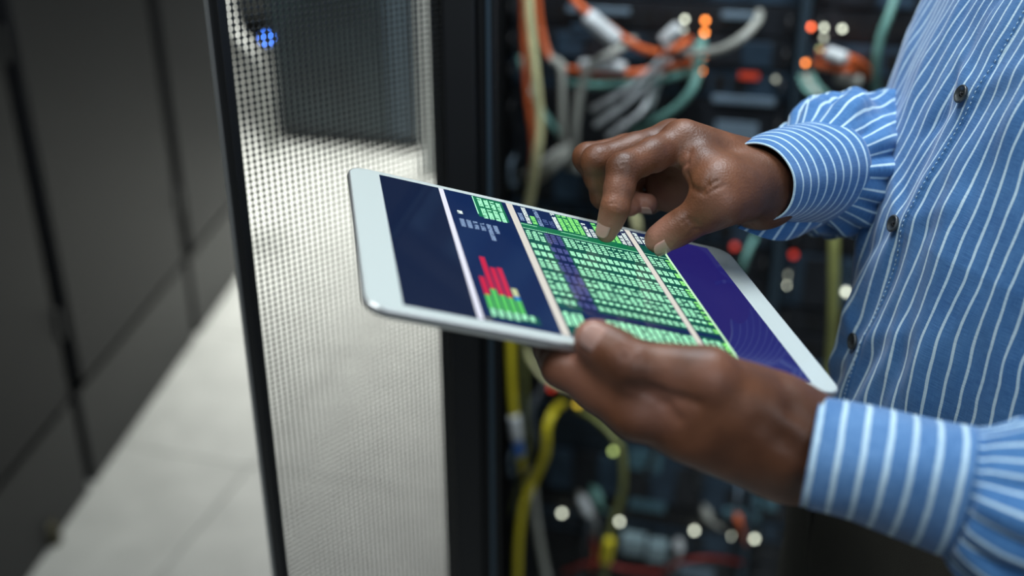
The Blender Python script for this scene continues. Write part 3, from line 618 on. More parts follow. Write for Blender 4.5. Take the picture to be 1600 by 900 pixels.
# ================================================================== PERSON
pe = empty('person', (.33, .68, 0), 'man in a blue striped shirt holding a tablet and tapping it with two fingers', 'person')
PE = np.array(pe.location)
def smin(a, b, k):
    if k <= 0: return np.minimum(a, b)
    h = np.maximum(k-np.abs(a-b), 0)/k; return np.minimum(a, b)-h*h*k*.25
class Field:
    def __init__(s, lo, hi, h):
        s.lo = np.array(lo, float); s.h = h; s.n = np.ceil((np.array(hi)-s.lo)/h).astype(int)+1
        s.ax = [s.lo[i]+h*np.arange(s.n[i]) for i in range(3)]
    def new(s): return np.full(s.n, .05, np.float32)
    def sub(s, lo, hi):
        a = np.clip(np.floor((lo-s.lo)/s.h).astype(int), 0, s.n-1); b = np.clip(np.ceil((hi-s.lo)/s.h).astype(int)+1, 1, s.n)
        sl = tuple(slice(a[i], max(b[i], a[i]+1)) for i in range(3))
        g = np.meshgrid(*[s.ax[i][sl[i]].astype(np.float32) for i in range(3)], indexing='ij'); return sl, g
    def cap(s, D, a, b, ra, rb, k, flat=None):
        """tapered capsule; flat=(axis, factor) squeezes the section along axis"""
        a = np.array(a, float); b = np.array(b, float); m = max(ra, rb)*1.3+.012
        sl, g = s.sub(np.minimum(a, b)-m, np.maximum(a, b)+m)
        ab = b-a; L2 = ab@ab+1e-12
        p = [g[i]-a[i] for i in range(3)]
        t = np.clip((p[0]*ab[0]+p[1]*ab[1]+p[2]*ab[2])/L2, 0, 1)
        q = [p[i]-t*ab[i] for i in range(3)]
        if flat is not None:
            ax = np.array(flat[0], float); ax /= np.linalg.norm(ax); dq = (q[0]*ax[0]+q[1]*ax[1]+q[2]*ax[2])*(flat[1]-1)
            q = [q[i]+dq*ax[i] for i in range(3)]
        d = np.sqrt(q[0]**2+q[1]**2+q[2]**2)-(ra+(rb-ra)*t)
        D[sl] = smin(D[sl], d.astype(np.float32), k)
    def groove(s, D, pts, depth, wd):
        for a, b in zip(pts[:-1], pts[1:]):
            a = np.array(a); b = np.array(b); sl, g = s.sub(np.minimum(a, b)-wd*3, np.maximum(a, b)+wd*3)
            ab = b-a; p = [g[i]-a[i] for i in range(3)]; t = np.clip((p[0]*ab[0]+p[1]*ab[1]+p[2]*ab[2])/(ab@ab+1e-12), 0, 1)
            d2 = sum((p[i]-t*ab[i])**2 for i in range(3)); D[sl] += (depth*np.exp(-d2/(2*(wd/1.6)**2))).astype(np.float32)
    def mesh(s, D):
        sg = D < 0; n = s.n
        c8 = [D[i:n[0]-1+i, j:n[1]-1+j, k:n[2]-1+k] for i in (0, 1) for j in (0, 1) for k in (0, 1)]
        b8 = [x < 0 for x in c8]; anyb = np.zeros_like(b8[0]); allb = np.ones_like(b8[0])
        for x in b8: anyb |= x; allb &= x
        act = anyb & ~allb; idx = -np.ones(act.shape, int); ijk = np.argwhere(act); idx[act] = np.arange(len(ijk))
        vals = np.stack([x[act] for x in c8], 1)
        offs = np.array([(i, j, k) for i in (0, 1) for j in (0, 1) for k in (0, 1)], float)
        acc = np.zeros((len(ijk), 3)); cnt = np.zeros(len(ijk))
        for p_ in range(8):
            for q_ in range(p_+1, 8):
                if np.abs(offs[p_]-offs[q_]).sum() != 1: continue
                va, vb = vals[:, p_], vals[:, q_]; cr = (va < 0) != (vb < 0)
                t = np.where(cr, va/np.where(cr, va-vb, 1), 0); pt = offs[p_]+(offs[q_]-offs[p_])*t[:, None]
                acc += pt*cr[:, None]; cnt += cr
        V = s.lo+s.h*(ijk+acc/cnt[:, None]); Fs = []
        for ax in range(3):
            o1, o2 = [(1, 2), (2, 0), (0, 1)][ax]
            sl0 = [slice(1, n[i]-1) for i in range(3)]; sl0[ax] = slice(0, n[ax]-1); sl1 = list(sl0); sl1[ax] = slice(1, n[ax])
            A, B = sg[tuple(sl0)], sg[tuple(sl1)]; cr = np.argwhere(A != B)
            base = cr.copy()
            for i in range(3):
                if i != ax: base[:, i] += 1
            ins = A[tuple(cr.T)]
            def at(d1, d2):
                q_ = base.copy(); q_[:, o1] += d1; q_[:, o2] += d2; return idx[tuple(q_.T)]
            qd = np.stack([at(-1, -1), at(0, -1), at(0, 0), at(-1, 0)], 1); qd[~ins] = qd[~ins][:, ::-1]; Fs.append(qd)
        Fq = np.vstack(Fs); return V, Fq[(Fq >= 0).all(1)]
def smooth(V, Fq, it=2, lam=.5):
    E_ = np.vstack([Fq[:, [0, 1]], Fq[:, [1, 2]], Fq[:, [2, 3]], Fq[:, [3, 0]]]); 
    for _ in range(it):
        acc = np.zeros_like(V); cnt = np.zeros(len(V)); 
        for a, b in ((0, 1), (1, 0)):
            for i in range(3): acc[:, i] += np.bincount(E_[:, a], V[E_[:, b], i], len(V))
            cnt += np.bincount(E_[:, a], minlength=len(V))
        V = V+lam*(acc/np.maximum(cnt, 1)[:, None]-V)
    return V
def seg_d(V, a, b):
    a = np.array(a); b = np.array(b); ab = b-a; t = np.clip((V-a)@ab/(ab@ab+1e-12), 0, 1); return np.linalg.norm(V-a-t[:, None]*ab, axis=1)
parts_v, parts_f, pale_l, dark_l = [], [], [], []
def add_part(Vc, Fq, pale=None, dark=None):
    parts_f.append(Fq+sum(len(x) for x in parts_v)); parts_v.append(tw(Vc))
    pale_l.append(np.zeros(len(Vc)) if pale is None else pale); dark_l.append(np.zeros(len(Vc)) if dark is None else dark)
#HANDS_BEGIN
# ---------------- right hand (upper one, tapping)
H_ = .00095
i_tip = tcam(.1335, .0290, -.0066); i_dip = c(961, 325, .634); i_pip = c(974, 264, .638); i_mcp = c(1063, 222, .668)
th_tip = tcam(.1672, .0262, -.0078); th_ip = c(1068, 352, .646); th_mcp = c(1128, 316, .640); th_cmc = c(1182, 294, .667)
m_mcp = c(1050, 216, .690); m_pip = c(933, 252, .668); m_dip = c(944, 306, .680); m_tip = c(985, 322, .690)
r_mcp = c(1038, 222, .708); r_pip = c(918, 246, .690); r_dip = c(952, 314, .700); r_tip = c(1012, 318, .692)
p_mcp = c(1050, 262, .724); p_pip = c(975, 280, .728); p_dip = c(985, 312, .728); p_tip = c(1016, 322, .720)
wr1, wr2 = c(1198, 273, .686), c(1192, 300, .680); fa1, fa2 = c(1330, 245, .772), c(1330, 275, .768)
Fd = Field([.028, .012, -.80], [.245, .118, -.605], H_)
palm = Fd.new()
for a, b, ra, rb in [(i_mcp, wr1, .0115, .0155), (m_mcp, wr1, .0110, .0155), (r_mcp, wr2, .0110, .0155), (p_mcp, wr2, .0115, .016), (c(1045, 300, .712), wr2, .0120, .0165), (c(1052, 280, .718), c(1120, 300, .70), .014, .018), (c(1095, 245, .668), wr2, .011, .0165), (c(1110, 262, .690), c(1180, 300, .680), .014, .0165)]:
    Fd.cap(palm, a, b, ra, rb, .012)
for a, b, ra, rb in [(th_mcp, th_cmc, .0125, .0160), (c(1115, 292, .640), c(1175, 285, .664), .0105, .0155), (wr1, fa1, .0155, .019), (wr2, fa2, .0160, .019), (c(1094, 258, .652), c(1150, 300, .650), .0075, .014), (c(1082, 240, .662), c(1120, 280, .646), .0070, .012)]:
    Fd.cap(palm, a, b, ra, rb, .012)
def finger(Fd, pts, rs, k=.004, bulge=(.0006, .0004)):
    D = Fd.new()
    for a, b, ra, rb in zip(pts[:-1], pts[1:], rs[:-1], rs[1:]):
        mid = (np.array(a)+np.array(b))/2
        Fd.cap(D, a, mid, ra, (ra+rb)/2*.975, k); Fd.cap(D, mid, b, (ra+rb)/2*.975, rb, k)
    return D
idx = finger(Fd, [i_mcp, i_pip, i_dip, i_tip], [.0112, .0096, .0080, .0062])
mid = finger(Fd, [m_mcp, m_pip, m_dip, m_tip], [.0112, .0097, .0082, .0066])
rin = finger(Fd, [r_mcp, r_pip, r_dip, r_tip], [.0106, .0090, .0078, .0064])
pin = finger(Fd, [p_mcp, p_pip, p_dip, p_tip], [.0096, .0080, .0070, .0058])
thb = finger(Fd, [th_mcp, th_ip, th_tip], [.0122, .0098, .0072], k=.005)
Fd.cap(thb, th_ip+(th_tip-th_ip)*.35, th_tip+(th_ip-th_tip)*.12, .0092, .0086, .004)
D = smin(palm, idx, .006)
for f_, k_ in ((mid, .006), (rin, .006), (pin, .006)): D = smin(D, smin(palm, f_, k_), .0012)
D = smin(D, smin(palm, thb, .010), .001)
# tendons / knuckle, creases
Fd.cap(D, c(1072, 216, .664), c(1125, 236, .670), .0075, .0070, .012)
def surf(px, py, z0, z1, D, Fd):   # first surface point along the pixel ray, in camera space
    for z in np.arange(z0, z1, .0005):
        p = c(px, py, z); i = np.round((p-Fd.lo)/Fd.h).astype(int)
        if (i < 0).any() or (i >= Fd.n).any(): continue
        if D[tuple(i)] < 0: return p
    return None
def groove_px(D, Fd, pix, depth, wd, z0=.45, z1=.80):
    pts = [surf(x, y, z0, z1, D, Fd) for x, y in pix]; pts = [p for p in pts if p is not None]
    if len(pts) > 1: Fd.groove(D, pts, depth, wd)
gr = []
for a, dep, wd in [([(1078, 238), (1074, 255), (1062, 268), (1045, 274)], .0011, .0018), ([(1073, 272), (1080, 292), (1095, 300)], .0012, .0018), ([(1097, 302), (1108, 290), (1120, 283)], .0009, .0013), ([(1102, 305), (1116, 296), (1132, 290)], .0007, .0012),
                   ([(1100, 296), (1104, 284), (1110, 276)], .0006, .0012), ([(962, 248), (974, 244), (986, 250)], .0004, .0010), ([(960, 254), (974, 250), (990, 257)], .0005, .0010), ([(960, 261), (974, 257), (990, 265)], .0004, .0010),
                   ([(945, 322), (958, 318), (972, 322)], .0004, .0011), ([(946, 328), (958, 325), (972, 329)], .0003, .001), ([(1000, 285), (1003, 276)], .0006, .001),
                   ([(1070, 358), (1082, 348), (1092, 352)], .0005, .0012), ([(1066, 350), (1076, 342), (1088, 345)], .0005, .0012), ([(1076, 368), (1086, 358), (1096, 358)], .0004, .0012),
                   ([(1002, 284), (1020, 272), (1050, 264)], .0005, .0015), ([(1180, 352), (1165, 345), (1150, 352)], .0007, .0018)]:
    groove_px(D, Fd, a, dep, wd)
V, Fq = Fd.mesh(D); V = smooth(V, Fq, 2)
pale = np.zeros(len(V))
for pt, r_, s_ in [(i_tip, .014, .75), (th_tip, .015, .8), (m_tip, .014, .6), (r_tip, .014, .8), (c(1050, 285, .690), .028, .55), (c(1066, 300, .68), .022, .45), (c(1075, 262, .652), .010, .35), (c(1030, 262, .655), .012, .25), (c(960, 300, .63), .012, .18), (c(1128, 318, .622), .011, .22)]:
    pale = np.maximum(pale, s_*np.clip(1.3-np.linalg.norm(V-pt, axis=1)/r_, 0, 1))
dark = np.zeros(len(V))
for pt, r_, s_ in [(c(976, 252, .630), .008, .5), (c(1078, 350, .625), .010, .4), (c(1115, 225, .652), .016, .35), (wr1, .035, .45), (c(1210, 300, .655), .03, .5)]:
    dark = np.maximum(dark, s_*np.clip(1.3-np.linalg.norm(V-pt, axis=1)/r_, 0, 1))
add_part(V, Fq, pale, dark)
# ---------------- left hand (lower one, holding)
lt_tip = tcam(.0868, .1712, -.0072); lt_ip = c(988, 570, .497); lt_mcp = c(1105, 588, .497); lt_cmc = c(1204, 646, .512)
li_mcp = c(992, 646, .505); li_pip = c(878, 576, .518); li_dip = c(862, 545, .545); li_tip = c(892, 515, .565)
lm_mcp = c(1010, 640, .527); lm_pip = c(915, 575, .550); lm_tip = tcam(.092, .128, .0165)
lr_mcp = c(1035, 640, .545); lr_pip = c(945, 580, .572); lr_tip = tcam(.108, .115, .0162)
lp_mcp = c(1070, 650, .560); lp_pip = c(985, 595, .580); lp_tip = tcam(.128, .110, .0155)
lw1, lw2 = c(1236, 680, .515), c(1228, 712, .525); lf1, lf2 = c(1380, 728, .510), c(1370, 748, .520)
Fd = Field([.002, -.125, -.655], [.185, -.012, -.465], H_)
palm = Fd.new()
for a, b, ra, rb in [(li_mcp, lw2, .0112, .0165), (lm_mcp, lw2, .0115, .017), (lr_mcp, lw1, .0115, .018), (lp_mcp, lw1, .0110, .018), (c(1085, 678, .507), lw2, .0115, .0165), (c(1060, 645, .525), lw1, .013, .018),
                     (lt_mcp, lt_cmc, .0120, .0155), (lt_cmc, lw1, .0150, .0160), (c(1095, 628, .503), c(1205, 668, .512), .0120, .0165), (c(1035, 610, .507), c(1120, 640, .507), .0070, .013), (c(952, 596, .507), c(1060, 625, .507), .0075, .012), (c(905, 578, .512), c(990, 612, .508), .0072, .0095), (c(1160, 625, .508), lw1, .0135, .0170), (lw1, lf1, .0165, .0185), (lw2, lf2, .0165, .0185)]:
    Fd.cap(palm, a, b, ra, rb, .012)
thb = finger(Fd, [lt_mcp, lt_ip, lt_tip], [.0122, .0108, .0078], k=.006)
Fd.cap(thb, lt_ip+(lt_tip-lt_ip)*.45, lt_tip+(lt_ip-lt_tip)*.15, .0098, .0092, .005)
idx = finger(Fd, [li_mcp, li_pip, li_dip, li_tip], [.0108, .0092, .0080, .0068])
mid = finger(Fd, [lm_mcp, lm_pip, lm_tip], [.0110, .0090, .0072]); rin = finger(Fd, [lr_mcp, lr_pip, lr_tip], [.0105, .0088, .0070]); pin = finger(Fd, [lp_mcp, lp_pip, lp_tip], [.0095, .0080, .0062])
D = smin(palm, idx, .008)
for f_ in (mid, rin, pin): D = smin(D, smin(palm, f_, .006), .0012)
D = smin(D, smin(palm, thb, .010), .0015)
for a, dep, wd in [([(985, 603), (1010, 612), (1040, 632), (1060, 655)], .0010, .003), ([(1005, 600), (1030, 612), (1062, 622), (1090, 630)], .0012, .0030), ([(1022, 604), (1018, 618)], .0008, .0015), ([(1034, 608), (1030, 624)], .0009, .0015), ([(1046, 614), (1044, 630)], .0008, .0015), ([(1012, 600), (1007, 612)], .0006, .0014),
                   ([(968, 545), (975, 560), (972, 580)], .0005, .0014), ([(990, 545), (998, 562), (994, 585)], .0005, .0014), ([(1010, 552), (1016, 568), (1012, 586)], .0004, .0014), ([(1195, 665), (1225, 690), (1250, 710)], .0012, .006), ([(1225, 600), (1240, 640), (1262, 660)], .0008, .005)]:
    groove_px(D, Fd, a, dep, wd)
V, Fq = Fd.mesh(D); V = smooth(V, Fq, 3)
pale = np.zeros(len(V)); nt = tcam(.0858, .1672, -.0080)
for pt, r_, s_ in [(nt+(-.004, .0, .0), .015, .75), (c(1030, 618, .494), .016, .35), (c(1114, 590, .485), .010, .25), (c(905, 595, .510), .02, .22), (c(982, 555, .487), .008, .2)]:
    pale = np.maximum(pale, s_*np.clip(1.3-np.linalg.norm(V-pt, axis=1)/r_, 0, 1))
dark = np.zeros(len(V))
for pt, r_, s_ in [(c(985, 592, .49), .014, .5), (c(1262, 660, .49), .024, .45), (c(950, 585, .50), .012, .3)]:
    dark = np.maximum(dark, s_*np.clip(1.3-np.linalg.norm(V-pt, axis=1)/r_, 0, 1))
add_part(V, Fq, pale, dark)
#HANDS_END
# ---------------- arms and trunk under the clothes
def loft(pts, r, k=20, ref=(0, 0, 1.)):
    path = spline(pts, 8); r = np.interp(np.linspace(0, 1, len(path)), np.linspace(0, 1, len(r)), r); T, A, B = frames(path, ref)
    a = np.linspace(0, 2*np.pi, k, endpoint=False); n = len(path)
    v = (path[:, None]+r[:, None, None]*(np.cos(a)[None, :, None]*A[:, None]+np.sin(a)[None, :, None]*B[:, None])).reshape(-1, 3)
    f = np.array([(i*k+j, i*k+(j+1) % k, (i+1)*k+(j+1) % k, (i+1)*k+j) for i in range(n-1) for j in range(k)])
    return v, f
def add_world(v, f):
    parts_f.append(f+sum(len(x) for x in parts_v)); parts_v.append(v); pale_l.append(np.zeros(len(v))); dark_l.append(np.zeros(len(v)))
PHI = math.radians(84); Fv = np.array([-math.sin(PHI), -math.cos(PHI), 0]); Lv = np.array([math.cos(PHI), -math.sin(PHI), 0])
hk = np.array([.94, 1.0, 1.06, 1.10, 1.163, 1.245, 1.328, 1.42, 1.47, 1.50, 1.53])
pk = np.array([.222, .220, .219, .220, .228, .243, .270, .303, .325, .355, .385])      # placket x
ak = np.array([.172, .172, .170, .172, .178, .185, .192, .190, .165, .115, .075]); bk = np.array([.118, .120, .120, .122, .127, .130, .130, .118, .100, .080, .066])
AF = lambda h: np.interp(h, [1.0, 1.10, 1.14, 1.17, 1.21, 1.26, 1.33, 1.42], [.55, .52, .53, .64, .95, 1.1, 1.2, 1.2])
def trunk(th, h, inset=0.):
    a_f = np.where(np.sin(th) < 0, AF(h), 1.)
    px_, a, b = np.interp(h, hk, pk), np.interp(h, hk, ak), np.interp(h, hk, bk)
    C = np.stack([px_+b*math.sin(PHI), .630+b*math.cos(PHI)+0*h, h], -1)
    return C+(Lv*((a-inset)*np.sin(th)*a_f)[..., None])+(Fv*((b-inset)*np.cos(th))[..., None])
HH, TT_ = np.meshgrid(np.linspace(1.0, 1.53, 24), np.linspace(0, 2*np.pi, 33)[:-1], indexing='ij')
v = trunk(TT_, HH, .012).reshape(-1, 3); k = 32
add_world(v, np.array([(i*k+j, i*k+(j+1) % k, (i+1)*k+(j+1) % k, (i+1)*k+j) for i in range(23) for j in range(k)]))
shL, shR = trunk(np.array(1.45), np.array(1.42))*.85+trunk(np.array(-1.45+2*np.pi), np.array(1.42))*.15, trunk(np.array(-1.45), np.array(1.42))*.86+trunk(np.array(1.45), np.array(1.42))*.14
elL, elR = np.array(P(2040, 880, .50)), np.array(P(1520, 290, .89))
add_world(*loft([tw(c(1300, 712, .517))[0], elL, shL], [.024, .042, .055])); add_world(*loft([tw(c(1290, 262, .745))[0], elR, shR], [.025, .042, .055]))
Vb = np.vstack(parts_v)-PE; Fb = np.vstack(parts_f)
me = bpy.data.meshes.new('body'); me.vertices.add(len(Vb)); me.vertices.foreach_set('co', Vb.astype(np.float32).ravel())
me.loops.add(Fb.size); me.loops.foreach_set('vertex_index', Fb.astype(np.int32).ravel()); me.polygons.add(len(Fb)); me.polygons.foreach_set('loop_start', np.arange(0, Fb.size, 4, dtype=np.int32)); me.update(calc_edges=True)
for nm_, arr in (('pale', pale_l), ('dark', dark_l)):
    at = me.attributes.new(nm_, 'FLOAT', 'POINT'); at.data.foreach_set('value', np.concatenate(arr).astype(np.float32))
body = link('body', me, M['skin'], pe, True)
def nail(tip, base, fr, nor, roff, w, l, rad, off=0.0):
    """cen, nor, dr_ in camera space"""
    d = tip-base; d = d/np.linalg.norm(d); n = np.array(nor, float); n -= d*(n@d); n /= np.linalg.norm(n); s = np.cross(d, n); cen = tip*(1-fr)+base*fr+n*roff
    V = []; ns, nl = 10, 16
    for i in range(nl+1):
        for j in range(ns+1):
            y = (i/nl-.5)*l; q = (j/ns*2-1); wl = w/2*(1-.93*abs(2*i/nl-1)**4.5)**.5; x = q*wl; 
            V.append(cen+d*y+s*x+n*(off-(rad-math.sqrt(max(rad*rad-x*x, 0)))-.10*l*((i/nl-.5)**2)))
    V = tw(np.array(V))-PE; f = [(i*(ns+1)+j, i*(ns+1)+j+1, (i+1)*(ns+1)+j+1, (i+1)*(ns+1)+j) for i in range(nl) for j in range(ns)]
    o = pyd('fingernail', V, f, M['nail'], body, True); md = o.modifiers.new('t', 'SOLIDIFY'); md.thickness = .0007; md.offset = 0
def cdir(x, y, z): return np.array([x, -y, -z])      # image right, image down, away
ni = cdir(-.50, -.10, -.86); ni /= np.linalg.norm(ni)
nail(i_tip, i_dip, .20, ni, .0072, .0088, .0112, .0075)
nt_ = cdir(.62, .40, -.67); nt_ /= np.linalg.norm(nt_)
nail(th_tip, th_ip, .14, nt_, .0094, .0125, .0140, .0098)
nr_ = cdir(.30, .85, -.45); nr_ /= np.linalg.norm(nr_)
nail(r_tip, r_dip, .05, nr_, .0062, .0085, .0105, .0068)
nl_ = cdir(-.18, -.22, -.95); nl_ /= np.linalg.norm(nl_)
nail(lt_tip, lt_ip, .12, nl_, .0102, .0125, .0140, .0100)
# ---------------- shirt front
def ridge(u, h, u0, h0, u1, h1, wd, amp):
    ab = np.array([u1-u0, h1-h0]); L2 = ab@ab; t = np.clip(((u-u0)*ab[0]+(h-h0)*ab[1])/L2, 0, 1)
    d2 = (u-u0-t*ab[0])**2+(h-h0-t*ab[1])**2; return amp*np.exp(-d2/(2*wd*wd))*np.sin(np.pi*np.clip(t*.9+.05, 0, 1))**.5
def vnoise(x, y, seed):
    g = np.random.default_rng(seed).random((64, 64)); xi, yi = np.floor(x).astype(int), np.floor(y).astype(int); fx, fy = x-xi, y-yi
    fx, fy = fx*fx*(3-2*fx), fy*fy*(3-2*fy); G = lambda a, b: g[a % 64, b % 64]
    return (G(xi, yi)*(1-fx)+G(xi+1, yi)*fx)*(1-fy)+(G(xi, yi+1)*(1-fx)+G(xi+1, yi+1)*fx)*fy-.5
BH = [1.408, 1.328, 1.245, 1.163, 1.085]
def cloth(u, h):
    d = .0062*vnoise(u*30+3+h*6, h*9, 1)+.0032*vnoise(u*70+h*20, h*22, 2)+.0010*vnoise(u*150, h*40, 5)
    for hb in BH:
        d += ridge(u, h, -.002, hb, -.035, hb+.020, .005, .0020)+ridge(u, h, .004, hb+.002, .040, hb+.030, .006, .0022)+ridge(u, h, -.004, hb-.003, -.030, hb-.035, .005, -.0018)
    for a in [(-.03, 1.36, -.005, 1.25, .006, -.0025), (.02, 1.31, -.012, 1.20, .007, .0022), (.012, 1.23, -.010, 1.12, .006, -.0028), (.045, 1.20, .012, 1.08, .007, .0035), (.030, 1.19, .000, 1.08, .006, -.003), (.075, 1.22, .04, 1.08, .009, .003),
              (-.02, 1.19, -.030, 1.08, .006, .003), (-.035, 1.24, -.045, 1.10, .007, -.003), (.06, 1.36, .02, 1.28, .010, .0025), (.10, 1.16, .07, 1.07, .010, -.003), (-.006, 1.15, -.05, 1.115, .005, .003), (-.004, 1.135, -.05, 1.095, .005, -.003)]: d += ridge(u, h, *a)
    return d
th = np.concatenate([np.linspace(-2.2, -1.2, 40)[:-1], np.linspace(-1.2, 1.15, 300)[:-1], np.linspace(1.15, 2.2, 60)])
hh = np.concatenate([np.linspace(1.055, 1.44, 300)[:-1], np.linspace(1.44, 1.53, 40)])
HH, TH_ = np.meshgrid(hh, th, indexing='ij'); Vs = trunk(TH_, HH)
def arc(Vs, th):
    dl_ = np.linalg.norm(np.diff(Vs, axis=1), axis=2); u = np.concatenate([np.zeros((len(Vs), 1)), np.cumsum(dl_, 1)], 1)
    z = np.argmin(np.abs(th)); return u-u[:, z:z+1]
u = arc(Vs, th)
nrm = np.cross(np.gradient(Vs, axis=1), np.gradient(Vs, axis=0)); nrm /= np.linalg.norm(nrm, axis=2)[..., None]
if (nrm[150, np.argmin(np.abs(th))]@Fv) < 0: nrm = -nrm
def stripe_u(u, h):
    return u+.0062*vnoise(h*26+.7, u*18+9, 11)+.0026*vnoise(h*62, u*40, 12)+(h-1.25)*.10*np.clip(u/.06, -1, 1)
UVs = np.stack([stripe_u(u, HH), HH], -1)
sh = grid_mesh('shirt', Vs+nrm*(cloth(u, HH)+.002)[..., None]-PE, UVs, M['shirt'], pe, solid=.0008)
# back of the shirt closes the trunk
th2 = np.linspace(2.2, 2*np.pi-2.2, 60); H2, T2 = np.meshgrid(hh[::6], th2, indexing='ij'); V2 = trunk(T2, H2); u2 = arc(V2, th2)
grid_mesh('back_panel', V2-PE, np.stack([u2, H2], -1), M['shirt'], sh)
# front placket: a folded strip carrying the buttons
up = np.linspace(-.0225, .0105, 36); hp = np.linspace(1.055, 1.47, 400); HP, UPp = np.meshgrid(hp, up, indexing='ij')
ztheta = np.linspace(-.4, .4, 121); VT = trunk(np.broadcast_to(ztheta, (len(hp), 121)), np.broadcast_to(hp[:, None], (len(hp), 121))); ua = arc(VT, ztheta)
tht = np.stack([np.interp(up, ua[i], ztheta) for i in range(len(hp))]); VP = trunk(tht, HP)
nP = np.cross(np.gradient(VP, axis=1), np.gradient(VP, axis=0)); nP /= np.linalg.norm(nP, axis=2)[..., None]
if nP[100, 18]@Fv < 0: nP = -nP
UC = UPp+.006; edge = np.clip((.0165-np.abs(UC))/.0015, 0, 1)
puck = .00022*np.sin(HP*2*np.pi/.006)*np.exp(-((UC-.0145)/.0016)**2)
VPd = VP+nP*(cloth(UPp, HP)+.002+.0012*edge-.0004*np.exp(-((UC-.0145)/.0010)**2)+puck)[..., None]
pk_o = grid_mesh('placket', VPd-PE, np.stack([stripe_u(UPp, HP), HP], -1), M['shirt'], sh)
sv, sf = [], []
jj_ = int(np.argmin(np.abs(up-.0085)))
for i in range(4, len(hp)-4, 3):
    a = VPd[i, jj_]+nP[i, jj_]*.0003; b = VPd[i+1, jj_]+nP[i+1, jj_]*.0003+(VPd[i+2, jj_]-VPd[i+1, jj_])*.5
    v, f = tube_bm([a-PE, (a+b)/2-PE+nP[i, jj_]*.0002, b-PE], .00026, 5); sf += [tuple(x+len(sv) for x in q_) for q_ in f]; sv += list(v)
tag(pyd('stitching', sv, sf, M['thread'], sh, True), kind='stuff')
def button(hb):
    i = int(np.argmin(np.abs(hp-hb))); j = int(np.argmin(np.abs(up))); p = VPd[i, j]; n = Vector(nP[i, j]); 
    zax = n; xax = Vector(Lv)-n*n.dot(Vector(Lv)); xax.normalize(); yax = zax.cross(xax)
    prof = [(.0, .0006), (.0016, .0006), (.0030, .0008), (.0040, .0018), (.0047, .0023), (.0053, .0021), (.0056, .0014), (.0052, .0002), (.0, .0)]
    k = 32; v = []; f = []
    for r_, z in prof:
        for a in range(k): v.append(Vector(p-PE)+zax*(z+.0010)+xax*r_*math.cos(a*2*math.pi/k)+yax*r_*math.sin(a*2*math.pi/k))
    f = [(a*k+b, a*k+(b+1) % k, (a+1)*k+(b+1) % k, (a+1)*k+b) for a in range(len(prof)-1) for b in range(k)]
    o = pyd('button', v, f, M['button'], sh, True)
    for sx in (-1, 1):
        for sy in (-1, 1):
            q_ = Vector(p-PE)+zax*.0017+xax*sx*.0011+yax*sy*.0011
            # dark sewing hole
            hv = [q_+xax*.0006*math.cos(a*math.pi/4)+yax*.0006*math.sin(a*math.pi/4) for a in range(8)]
            hv2 = [x-zax*.0004 for x in hv]
    tube('sewing_thread', [tuple(Vector(p-PE)+zax*.0016+xax*-.0013+yax*-.0012), tuple(Vector(p-PE)+zax*.0024), tuple(Vector(p-PE)+zax*.0016+xax*.0013+yax*.0012)], .00045, M['black'], o, 6, 4)
    tube('sewing_thread', [tuple(Vector(p-PE)+zax*.0016+xax*.0013+yax*-.0012), tuple(Vector(p-PE)+zax*.0024), tuple(Vector(p-PE)+zax*.0016+xax*-.0013+yax*.0012)], .00045, M['black'], o, 6, 4)
for hb in BH[:4]: button(hb)
# ---------------- sleeves and cuffs
def sleeve(name, pts, ra, rb, ref, m, mode, disp=None, n=60, k=120, seam=math.pi*1.5, solid=.0010, cut=None, ustart=0.):
    path = spline(pts, max(4, n//(len(pts)-1))); n = len(path); tt = np.linspace(0, 1, n)
    L_ = np.concatenate([[0], np.cumsum(np.linalg.norm(np.diff(path, axis=0), axis=1))])
    ra = np.interp(tt, np.linspace(0, 1, len(ra)), ra); rb = np.interp(tt, np.linspace(0, 1, len(rb)), rb)
    T, A, B = frames(path, ref); a = np.linspace(seam, seam+2*np.pi, k+1)
    AA = np.broadcast_to(a, (n, k+1)); LL = np.broadcast_to(L_[:, None], (n, k+1)); dd = disp(AA, LL, LL/L_[-1]) if disp else 0*AA
    V = path[:, None]+(ra[:, None]+dd)[..., None]*np.cos(AA)[..., None]*A[:, None]+(rb[:, None]+dd)[..., None]*np.sin(AA)[..., None]*B[:, None]
    rm = (ra+rb)/2
    if mode == 'around': U = np.stack([LL+ustart, AA*.03], -1)
    else: U = np.stack([(AA-seam)*(rm.mean())+.0012*np.sin(LL*60+AA*5), LL], -1)
    return grid_mesh(name, V-PE, U, m, sh, solid=solid)
# A = image-down-ish reference, B = depth
upv = np.array(tw(c(800, 300, 1))[0]-tw(c(800, 450, 1))[0]); upv /= np.linalg.norm(upv)
w_ = lambda px, py, z: tw(c(px, py, z))[0]
# left arm (near)
def dL(a, l, t): return .0010*np.sin(3*a+1.3+4*t)+.0008*vnoise(a*2.2, l*45, 21)-.0012*np.exp(-((t-.02)/.015)**2)
cl = [w_(1266, 709, .507), w_(1342, 725, .501), w_(1420, 744, .495), w_(1500, 764, .489)]
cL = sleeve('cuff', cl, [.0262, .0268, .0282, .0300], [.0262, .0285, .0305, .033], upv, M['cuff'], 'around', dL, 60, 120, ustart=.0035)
def pleats(n_, amp, ph, cr=1., t00=0.):
    def f(a, l, t):
        rp = np.clip((t-t00)*28, 0, 1)
        return rp*(amp*(np.exp(-t*5)*.9+.25)*np.abs(np.sin(a*n_/2+ph+1.1*np.sin(a*3+ph)+6*t*np.sin(a*2)))+.003*np.sin(np.pi*np.clip(t*6, 0, .5))+.005*vnoise(a*1.6+ph, t*14, 31)+.003*cr*vnoise(a*5, t*22+a, 33)+.004*(cr-1)*np.abs(vnoise(a*2.3+t*9, t*40, 34))*np.clip(t*9, 0, 1))
    return f
